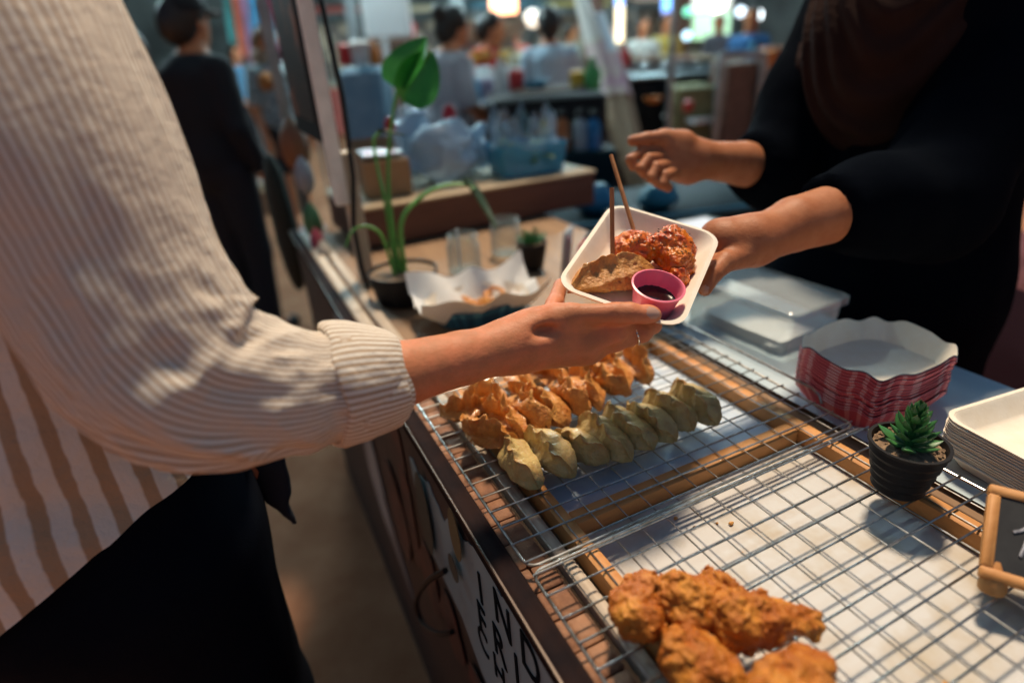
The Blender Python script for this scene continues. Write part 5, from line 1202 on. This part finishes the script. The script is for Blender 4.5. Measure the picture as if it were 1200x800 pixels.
# black griddle cabinet with bottles
gd = thing('griddle_cabinet', 'low black griddle cabinet with bottles in front behind the blue tub', 'griddle', (1.9,2.75,0))
mb = MB(); c_, w_, zt, zb = vbox(mb, 572, 712, 112, 185, 3.2, .75, floor=True, bev=.02); part('cabinet', mb, M['blackmetal'], gd); gd_top = zt
mb = MB(); vbox(mb, 600, 690, 107, 113, 3.4, .45, bev=.01, dz=.012); part('plate', mb, mat('plate_dark', (0.05,0.05,0.05), .7, col2=(0.09,0.085,0.08), scale=6, spec=.15), gd)
for k, (px_, col, lab) in enumerate([(641,(0.42,0.38,0.02),'yellow bottle in front of the black griddle cabinet'),(659,(0.42,0.13,0.03),'orange bottle in front of the black griddle cabinet'),(696,(0.02,0.16,0.36),'blue bottle in front of the black griddle cabinet'),(680,(0.30,0.36,0.40),'grey bottle in front of the black griddle cabinet')]):
    p_ = P(px_,150,3.02); bottle((p_[0],p_[1],P(px_,178,3.02)[2]), .035, .20, mat('bottle_'+str(col), col, .3), M['black'], lab)
mb = MB(); zsh = P(660,178,3.02)[2]; a_ = P(668,150,3.05); mb.box((a_[0],a_[1],zsh/2), (.46,.22,zsh-.002), rz=YAW, bev=.01); solo('crate', mb, M['teal'], 'dark crate carrying the row of coloured bottles', 'crate')
# white folding table
wt = thing('white_table', 'white topped folding table with teal legs', 'table', tuple(PZ(815,235,0)))
q = [PZ(742,127,.75), PZ(800,114,.75), PZ(892,116,.75), PZ(880,131,.75), PZ(815,141,.75)]
mb = MB(); mb.poly([PZ(742,128,.75), PZ(815,141,.75), PZ(893,130,.75), PZ(880,112,.75), PZ(800,113,.75)], (0,0,-1), .03); part('tabletop', mb, M['white'], wt, smooth=False)
for a_, b_ in ((755,127),(818,138),(884,128),(862,115)):
    p_ = PZ(a_,b_,.72); mb = MB(); mb.tube([(p_[0],p_[1],0),(p_[0],p_[1],.72)], .025, 10); part('leg', mb, M['tealp'], wt)
mb = MB(); p_ = PZ(886,121,.752); mb.box((p_[0],p_[1],.752+.075), (.13,.13,.15), rz=YAW, bev=.01); solo('napkin_box', mb, M['white'], 'upright white box on the right end of the white table', 'box')
blob_bag(tuple(PZ(735,142,.60)), (.20,.16,.06), 61, M['bagblue'], 'grey white plastic sheet heaped before the white table', name='plastic_sheet', cat='plastic sheet', h=.02)
mb = MB(); p_ = PZ(735,142,.60); mb.box((p_[0],p_[1],.298), (.55,.4,.596), rz=YAW, bev=.02); solo('crate', mb, M['teal'], 'dark crate under the heaped plastic sheet', 'crate')
# steel display counter with food trays
dc = thing('display_counter', 'long steel food display counter with dark shelf below', 'food counter', tuple(PZ(800,150,0)))
mb = MB(); vbox(mb, 716, 905, 84, 90, 5.2, .9); part('counter_top', mb, mat('steel_counter', (0.30,0.36,0.38), .35, metal=.6), dc)
mb = MB(); vbox(mb, 724, 900, 90, 160, 5.35, .65, floor=True); part('cabinet', mb, M['blackmetal'], dc)
foods = [(738,(0.42,0.26,0.15)),(762,(0.30,0.15,0.08)),(784,(0.45,0.30,0.16)),(806,(0.40,0.20,0.13)),(828,(0.48,0.33,0.20)),(850,(0.34,0.30,0.24)),(874,(0.42,0.40,0.34))]
fd = [mat('bun_%d' % k, c, .6, col2=tuple(x*.5 for x in c), scale=14) for k, (_, c) in enumerate(foods)]
for k, (px_, c) in enumerate(foods):
    mb = MB(); c_, w_, zt, zb = vbox(mb, px_-11, px_+11, 74, 84, 5.3, .42, bev=.01); t = thing('food_pan', 'steel pan of snacks on the display counter, %s from the left' % ORD[k], 'food pan', (c_[0],c_[1],zb), group='snack pans on the steel counter')
    part('pan', mb, M['greymetal'], t); mb = MB(); rn = random.Random(k)
    for j in range(14):
        a_ = np.array(c_)+VA*rn.uniform(-.07,.07)+VD*rn.uniform(-.17,.17); mb.lathe([(0,0),(.04,.0),(.045,.02),(.025,.045),(0,.05)], (a_[0],a_[1],zt+.001+.02*rn.random()), 8)
    part('snacks', mb, fd[k], t)
for k, (a, b, t_, bt, d, col, lab) in enumerate([(795,838,100,128,4.9,(0.14,0.13,0.06),'olive green basket before the steel counter'),(850,893,72,108,4.75,(0.10,0.055,0.04),'brown wire framed crate stacked before the steel counter')]):
    mb = MB(); vbox(mb, a, b, t_, bt, d, .4, floor=True, bev=.02); solo('crate', mb, mat('crate_'+str(k), col, .7, col2=tuple(x*1.7 for x in col), scale=20), lab, 'crate')
mb = MB()
for px_ in (846, 896):
    a_, b_ = P(px_,64,4.65), P(px_,110,4.65); mb.box((a_[0],a_[1],a_[2]/2), (.05,.05,a_[2]), rz=YAW, bev=.005)
a_, b_ = P(846,64,4.65), P(896,64,4.65); mb.tube([a_, b_], .03, 8); solo('stand_frame', mb, M['greymetal'], 'grey steel stand frame at the right end of the counter', 'stand')
mb = MB(); vbox(mb, 893, 925, 55, 150, 5.6, .3, floor=True, bev=.02); solo('locker', mb, mat('orange_brown', (0.26,0.09,0.04), .6), 'orange brown cabinet just left of the vendor', 'cabinet')
# fruit and food counter with warm lamp
fc = thing('food_counter', 'food counter with white cloth front and warm lit display', 'food counter', tuple(PZ(585,140,0)))
mb = MB(); vbox(mb, 545, 640, 86, 91, 4.45, .65); part('counter_top', mb, M['whitepaint'], fc)
mb = MB(); vbox(mb, 548, 636, 91, 160, 4.5, .55, floor=True); part('cloth_front', mb, mat('pale_lilac_cloth', (0.42,0.38,0.42), .8, col2=(0.30,0.24,0.34), scale=6), fc)
for k, (a, b, t_, bt, c, lab) in enumerate([(556,578,66,84,(0.60,0.24,0.03),'tray of orange snacks on the white cloth counter'),(578,602,62,84,(0.66,0.40,0.10),'tray of yellow snacks on the white cloth counter'),(602,622,70,84,(0.66,0.55,0.36),'tray of pale snacks on the white cloth counter')]):
    mb = MB(); c_, w_, zt, zb = vbox(mb, a, b, bt-6, bt+2, 4.55, .42, bev=.01); t = thing('food_pan', lab, 'food pan', (c_[0],c_[1],zb)); part('pan', mb, M['white'], t)
    mb = MB(); rn = random.Random(k+50)
    for j in range(16):
        a_ = np.array(c_)+VA*rn.uniform(-.07,.07)+VD*rn.uniform(-.18,.18); mb.lathe([(0,0),(.045,0),(.05,.03),(.03,.065),(0,.075)], (a_[0],a_[1],zt+.001+.05*rn.random()), 8)
    part('snacks', mb, mat('snack_%d' % k, c, .5, col2=tuple(x*.7 for x in c), scale=20), t)
lamp_w = mat('warm_lamp', (1,.8,.6), .5, emit=((1.0,0.45,0.22), 4.0))
lp = thing('lit_sign', 'warm orange lit lamp box above the food counter', 'lamp', tuple(P(585,10,7)))
mb = MB(); vbox(mb, 574, 606, -12, 16, 5.6, .12); part('lamp_box', mb, lamp_w, lp)
mb = MB(); p_ = P(572,38,5.3); mb.lathe([(0,0),(.22,.01),(.34,.10),(.36,.15),(.33,.15),(.20,.03),(0,.02)], tuple(p_-np.array((0,0,.08))), 28); solo('bowl', mb, mat('cream_bowl', (0.52,0.44,0.34), .5), 'large cream bowl held high behind the food counter', 'bowl')
mb = MB(); vbox(mb, 540, 604, 48, 75, 5.5, .5, floor=True); solo('shelf_unit', mb, M['greymetal'], 'grey shelf unit carrying the large cream bowl', 'shelf unit')
# tall pale rolled sheets
for k, (x0, y0, x1, y1, c, lab) in enumerate([(678,-10,716,118,(0.55,0.50,0.45),'tall cream roll of plastic sheeting leaning before the dark column'),(702,20,728,118,(0.48,0.52,0.58),'tall bluish roll of plastic sheeting with pink base leaning before the dark column')]):
    t = thing('sheet_roll', lab, 'plastic roll', tuple(P(x1,y1,4.9)), group=None); a_, b_ = P(x0,y0,5.0), P(x1,y1,4.8); fl_ = b_+(b_-a_)/np.linalg.norm(b_-a_)*(b_[2]/max(.2,(a_-b_)[2])*np.linalg.norm(a_-b_)); fl_[2] = max(fl_[2], .02)
    mb = MB(); mb.tube([a_, a_*.5+b_*.5], [.05,.085], 14); part('sheet', mb, mat('sheet_%d' % k, c, .5), t)
    mb = MB(); mb.tube([a_*.499+b_*.501, b_], [.086,.10], 14); part('sheet', mb, mat('sheet_pink_%d' % k, (0.46,0.25,0.33), .5, col2=(0.55,0.48,0.36), scale=7), t)
    mb = MB(); mb.tube([b_+np.array((0,0,-.001)), fl_], [.09,.07], 14); part('sheet', mb, mat('sheet_base_%d' % k, (0.30,0.20,0.12), .5), t)
# coloured blue bins near the lilac person
mb = MB(); vbox(mb, 398, 448, 78, 150, 2.9, .4, floor=True, bev=.03); solo('bin', mb, mat('blue_bin', (0.10,0.25,0.38), .5, col2=(0.16,0.32,0.45), scale=7), 'pale blue covered bin behind the white stall post', 'bin')
mb = MB(); vbox(mb, 424, 478, -15, 46, 5.2, .2, bev=.02); mb.box(tuple((P(451,46,5.3)*np.array((1,1,.5)))), (.05,.05,P(451,46,5.3)[2]), rz=YAW); solo('white_sign', mb, M['white'], 'plain white board on a post behind the white stall post', 'sign board')
mb = MB(); vbox(mb, 428, 492, 46, 90, 5.6, .5, floor=True, bev=.02); solo('cart', mb, wood_mat('cart_wood', (0.20,0.13,0.10), (0.30,0.22,0.17), axis=2), 'slatted brown wooden cart below the plain white board', 'cart')
mb = MB(); vbox(mb, 470, 640, 120, 180, 4.3, .3, floor=True, bev=.02); solo('bench', mb, mat('bench_grey', (0.16,0.17,0.20), .7), 'grey low bench behind the lilac topped person', 'bench')
# right edge: bowls on a red covered stand behind the vendor
rs = thing('covered_stand', 'dark red cloth covered stand at the right edge behind the vendor', 'stand', tuple(P(1210,400,1.35)*np.array((1,1,0)))); p_ = P(1235,330,1.42)
mb = MB(); mb.box((p_[0],p_[1],.41), (.36,.5,.82), rz=YAW, bev=.02); part('cloth', mb, mat('dark_red_cloth', (0.075,0.008,0.012), .85), rs)
for k, (yy, c, lab, r) in enumerate([(0,(0.42,0.34,0.52),'lilac bowl, lower of the two bowls at the right edge',.085),(1,(0.20,0.42,0.44),'pale teal bowl stacked above the lilac bowl at the right edge',.10)]):
    mb = MB(); mb.lathe([(0,0),(r*.5,0),(r*.95,.07),(r,.10),(r*1.08,.104),(r*.97,.10),(r*.5,.01),(0,.01)], (p_[0],p_[1],.822+.098*k), 32); solo('bowl', mb, mat('bowl_%d' % k, c, .35), lab, 'bowl')
blob_bag((p_[0]+.01,p_[1],.93), (.07,.07,.05), 88, mat('green_herbs', (0.02,0.09,0.06), .7), 'dark green herbs in the pale teal bowl', name='herbs', cat='herbs', amp=.7, fr=30)
# clothes rail at left
cl = thing('clothes_rail', 'steel clothes rail in the aisle beyond the person in the cap', 'clothes rail', tuple(P(320,260,5.6)*np.array((1,1,0))))
mb = MB(); a_, b_ = P(262,-25,5.9), P(338,-20,5.9); mb.tube([a_, b_], .018, 8); mb.tube([a_, (a_[0],a_[1],0)], .018, 8); mb.tube([b_, (b_[0],b_[1],0)], .018, 8); part('rail', mb, M['greymetal'], cl)
cols = [((0.05,0.22,0.22),'teal'),((0.50,0.14,0.08),'orange red'),((0.42,0.20,0.30),'dusty pink'),((0.04,0.27,0.48),'sky blue'),((0.45,0.40,0.34),'cream'),((0.22,0.03,0.06),'dark red'),((0.10,0.28,0.36),'blue grey'),((0.14,0.06,0.045),'brown')]
for k, (c, nm_) in enumerate(cols):
    t_ = (k+.5)/len(cols); q = a_*(1-t_)+b_*t_; Gz = np.zeros((14, 9, 3)); L_ = .55+.25*((k*7) % 3)/2
    for i in range(14):
        for j in range(9):
            u = -1+j/4; v = i/13; Gz[i, j] = q+np.array((0,0,-.03-L_*v-.05*abs(u)*(1-v)))+VA*(.035*u*(1+.3*v)+.01*math.sin(5*u+v*4))+VD*(.16*u*(1+.25*v))
    mb = MB(); mb.grid(Gz); mb.grid(Gz+VA*.012, flip=True); solo('garment', mb, mat('garment_'+nm_.replace(' ', '_'), c, .9, col2=tuple(min(1, x*1.5) for x in c), scale=9), nm_+' garment hanging on the steel clothes rail', 'garment', 'garments on the clothes rail')
for k, (x, y, d, c, r, lab) in enumerate([(306,68,4.6,(0.48,0.35,0.24),.075,'cream soft toy ball hanging in the aisle'),(312,96,4.6,(0.50,0.17,0.04),.075,'orange soft toy ball hanging below the cream one'),(322,60,4.9,(0.13,0.015,0.06),.08,'purple soft ball hanging beside the cream one'),(330,95,4.8,(0.10,0.27,0.36),.10,'blue grey soft ball hanging in the aisle')]):
    mb = MB(); p_ = P(x,y,d); mb.lathe([(r*math.sin(t_), -r*math.cos(t_)) for t_ in np.linspace(0, math.pi, 13)], tuple(p_), 18); mb.tube([p_+np.array((0,0,r*.98)), p_+np.array((0,0,1.3))], .004, 5); solo('hanging_toy', mb, mat('toy_%d' % k, c, .8, col2=tuple(x*.6 for x in c), scale=20), lab, 'hanging toy')
mb = MB(); vbox(mb, 262, 345, 222, 240, 5.9, .5, floor=True); solo('low_bench', mb, wood_mat('bench_wood', (0.16,0.09,0.05), (0.25,0.15,0.08), axis=0), 'low wooden bench along the aisle behind the bare legs', 'bench')
mb = MB(); vbox(mb, 330, 352, 150, 172, 4.4, .12); mb.tube([P(341,172,4.45), P(341,172,4.45)*np.array((1,1,0))], .02, 6); solo('blue_sign', mb, mat('sky_blue_plastic', (0.02,0.30,0.50), .4), 'small bright blue plastic box on a stick in the aisle', 'box')

# small bright clutter standing on the rows behind
rn = random.Random(101)
hues = [('teal',(0.02,0.26,0.30)),('red',(0.55,0.03,0.03)),('white',(0.70,0.72,0.72)),('yellow',(0.62,0.42,0.05)),('sky blue',(0.10,0.40,0.62)),('green',(0.06,0.32,0.09)),('orange',(0.62,0.20,0.03)),('pink',(0.60,0.20,0.30))]
hm_ = [mat('clutter_'+n_.replace(' ', '_'), c, .45, col2=tuple(x*.7 for x in c), scale=14) for n_, c in hues]
def clutter(px_, py_, d, k, size, shape, where):
    p_ = P(px_,py_,d); c = (p_[0],p_[1],p_[2]); s_ = size; mb = MB()
    if shape == 'bottle': mb.lathe([(0,0),(s_*.32,0),(s_*.33,s_*.7),(s_*.14,s_*.95),(s_*.13,s_*1.2),(0,s_*1.2)], c, 14)
    elif shape == 'bowl': mb.lathe([(0,0),(s_*.35,0),(s_*.7,s_*.4),(s_*.66,s_*.4),(s_*.3,s_*.06),(0,s_*.06)], c, 18)
    elif shape == 'packet': mb.box((c[0],c[1],c[2]+s_*.45), (s_*.7,s_*.3,s_*.9), rz=YAW+.4, bev=s_*.08)
    else: mb.lathe([(0,0),(s_*.36,0),(s_*.44,s_*.8),(s_*.46,s_*.82),(s_*.30,s_*.95),(0,s_*.95)], c, 16)
    solo(shape, mb, hm_[k], hues[k][0]+' '+shape+' '+where, shape)
row = [(588,106,3.5,2,.14,'bottle','at the left end of the black griddle'),(606,106,3.55,1,.13,'packet','on the black griddle'),(628,105,3.55,4,.12,'bowl','on the black griddle'),(676,106,3.5,3,.12,'packet','on the black griddle'),(694,107,3.5,5,.15,'bottle','on the black griddle'),
 (732,79,5.25,1,.16,'bottle','at the left end of the steel counter'),(880,80,5.2,4,.17,'bottle','on the steel counter near the vendor'),(898,79,5.2,6,.15,'jar','at the right end of the steel counter'),
 (765,121,5.0,6,.12,'bowl','on the white table'),(838,119,5.0,0,.13,'jar','on the white table'),(806,131,4.75,1,.09,'jar','on the white table'),
 (480,118,4.5,3,.16,'packet','on the grey low bench'),(500,119,4.45,0,.17,'jar','on the grey low bench'),(530,119,4.45,7,.15,'packet','on the grey low bench'),(556,119,4.45,4,.16,'bottle','on the grey low bench'),
 (408,77,3.0,1,.11,'packet','on the pale blue bin'),(424,77,3.0,2,.12,'jar','on the pale blue bin'),(440,77,3.05,6,.10,'bottle','on the pale blue bin'),
 (440,45,5.8,7,.16,'packet','on the slatted cart'),(462,45,5.8,5,.17,'jar','on the slatted cart'),(482,45,5.75,1,.16,'bottle','on the slatted cart'),
 (272,221,6.0,4,.16,'packet','on the low wooden aisle bench'),(296,221,6.0,2,.15,'bowl','on the low wooden aisle bench'),(325,221,6.0,3,.15,'jar','on the low wooden aisle bench')]
for q in row: clutter(*q)

# ------------------------------------------------------------------ market hall: roof, columns, back wall, lamps
M['added_sky_sheet'] = sheer_mat('added_sky_sheet', (0.42,0.62,0.68))
M['roof'] = mat('roof_sheet', (0.05,0.05,0.055), .7, col2=(0.07,0.065,0.06), scale=2)
hall = thing('market_hall', 'dim market hall with dark sheet roof and brown back wall', 'building', (4.0,12.0,0))
for k in range(9):
    x0 = -9.5+2.9*k; mb = MB(); mb.box((x0+1.05,11.2,3.55), (2.1,15.5,.06)); part('roof_sheet', mb, M['roof'], hall)
    if k < 8: mb = MB(); mb.box((x0+2.5,11.2,3.545), (.795,15.5,.01)); part('added_skylight', mb, M['added_sky_sheet'], hall)  # translucent strips added to bring fill daylight into the hall
mb = MB(); mb.box((3.5,18.9,1.8), (26,.15,3.5)); part('wall', mb, mat('back_wall', (0.14,0.16,0.16), .8, col2=(0.07,0.075,0.075), scale=1.2), hall)
mb = MB(); mb.box((-9.4,11.2,1.8), (.15,15.4,3.5)); part('wall', mb, bpy.data.materials['back_wall'], hall)
mb = MB(); mb.box((16.4,11.2,1.8), (.15,15.4,3.5)); part('wall', mb, bpy.data.materials['back_wall'], hall)
for px_, d, w_ in ((695,8.6,.26),(797,9.0,.20),(540,10,.22),(418,7.2,.12)):
    p_ = P(px_,60,d); mb = MB(); mb.box((p_[0],p_[1],1.755), (w_,w_,3.50), rz=YAW, bev=.01); part('column', mb, mat('column_brown', (0.10,0.04,0.025), .6) if px_ in (695,797) else M['greymetal'], hall)
def lit(name, lab, px0, px1, py0, py1, d, col, st, dep=.06):
    mb = MB(); c_, w_, zt, zb = vbox(mb, px0, px1, py0, py1, d, dep); o = solo(name, mb, mat('glow_'+lab.split()[0]+str(px0), (.8,.8,.8), .5, emit=(col, st)), lab, 'lamp'); return o
lit('led_strip', 'tall warm white LED strip with blue top above the steel counter', 722, 731, 8, 50, 8.4, (1.0,0.82,0.50), 2.2)
lit('led_strip', 'short blue LED strip topping the tall white one', 722, 731, -14, 7, 8.4, (0.15,0.35,1.0), 2.5)
lit('led_strip', 'violet LED strip on the dark column', 777, 787, 14, 36, 8.8, (0.42,0.32,1.0), 1.8)
lit('led_strip', 'blue LED strip above the violet one', 777, 787, -14, 13, 8.8, (0.08,0.35,1.0), 2.4)
lit('glow_panel', 'bright green lit panel at the back of the hall', 812, 856, 16, 46, 10.0, (0.12,0.50,0.03), 1.0)
lit('glow_panel', 'cream lit panel above the green one', 812, 858, -14, 14, 10.05, (0.60,0.48,0.30), .8)
def bulb(lab, x, y, d, r, col, st):
    p_ = P(x,y,d); t = thing('hanging_lamp', lab, 'lamp', tuple(p_)); mb = MB(); mb.lathe([(r*math.sin(t_), -r*math.cos(t_)) for t_ in np.linspace(0, math.pi, 11)], tuple(p_), 16); part('bulb', mb, mat('bulb%d' % x, (.8,.8,.8), .5, emit=(col, st)), t)
    mb = MB(); mb.tube([p_+np.array((0,0,r*.98)), np.array((p_[0],p_[1],3.5))], .008, 5); part('flex', mb, M['black'], t)
bulb('brightest cool white lamp hanging right of the green panel', 886, 18, 8.0, .075, (0.85,0.95,1.0), 12)
bulb('dimmer cool white lamp beside the brightest one', 868, 14, 8.0, .06, (0.7,0.85,1.0), 3)
bulb('warm white lamp hanging over the green panel', 840, 2, 8.6, .13, (1.0,0.92,0.80), 12)
bulb('small green lamp on the dark column', 806, 14, 8.6, .06, (0.05,0.8,0.45), 2)
bulb('small pale blue lamp low over the steel counter', 805, 42, 8.6, .06, (0.5,0.8,1.0), 2.5)
bulb('cream globe lamp above the pale blue shirt', 624, 22, 6.2, .085, (1.0,0.86,0.68), 1.6)
for k, (x, y, z) in enumerate([(1.0,5.0,3.25),(4.0,5.0,3.25),(7.5,7.0,3.25),(2.5,8.5,3.25),(6.0,10.5,3.25),(10.0,11.5,3.25),(-1.5,6.5,3.25),(12.5,14.5,3.25)]):  # unseen tube lamps added to brighten the hall
    t = thing('added_fill_light', 'added fill tube lamp under the hall roof, %s along the hall' % ORD[k], 'lamp', (x,y,z), group='added fill tube lamps under the hall roof')
    mb = MB(); mb.box((x,y,z+.03), (1.2,.12,.05), bev=.01); part('fitting', mb, M['whitepaint'], t)
    mb = MB(); mb.tube([(x-.58,y,z-.02),(x+.58,y,z-.02)], .018, 10); part('tube', mb, mat('fill_glow%d' % k, (.9,.9,.9), .5, emit=((0.66,0.93,1.0), 520.0)), t)
# stalls against the back wall so that the hall reads full
rn = random.Random(77)
kinds = [((0.22,0.05,0.04),'dark red'),((0.30,0.24,0.16),'tan'),((0.05,0.12,0.16),'slate blue'),((0.26,0.20,0.06),'mustard'),((0.12,0.07,0.05),'brown'),((0.20,0.26,0.26),'grey green')]
for k in range(6):
    x = 2.2+2.1*k; y = 13.0+.5*(k % 2); c, nm_ = kinds[k]
    t = thing('market_booth', nm_+' market booth against the back of the hall', 'market stall', (x,y,0), group='booths at the back of the hall')
    mb = MB(); mb.box((x,y,.45), (1.7,.8,.9), bev=.02); part('counter', mb, mat('booth_%d' % k, c, .7, col2=tuple(q*1.8 for q in c), scale=5), t)
    mb = MB(); mb.box((x,y+.2,2.35), (1.8,1.3,.06), rx=R(8), bev=.01); part('awning', mb, mat('booth_top_%d' % k, tuple(min(1, q*1.4) for q in c), .8), t)
    for s_ in (-.8,.8):
        mb = MB(); mb.box((x+s_,y-.3,1.58), (.05,.05,1.34), bev=.004); part('post', mb, M['greymetal'], t)
    mb = MB(); mb.box((x,y+.39,1.55), (1.6,.04,1.1), bev=.01); part('back_board', mb, mat('booth_back_%d' % k, (0.35,0.28,0.20), .7, col2=(0.10,0.08,0.07), scale=3.5, lo=.45, hi=.55), t)
    mb = MB()
    for j in range(12):
        q = .05+.06*rn.random(); mb.lathe([(0,0),(q,0),(q*1.1,q*.8),(q*.6,q*1.5),(0,q*1.6)], (x+rn.uniform(-.75,.75), y+rn.uniform(-.3,.3), .902), 10)
    part('goods', mb, mat('goods_%d' % k, kinds[(k+2) % 6][0], .6, col2=(0.5,0.4,0.25), scale=6), t)
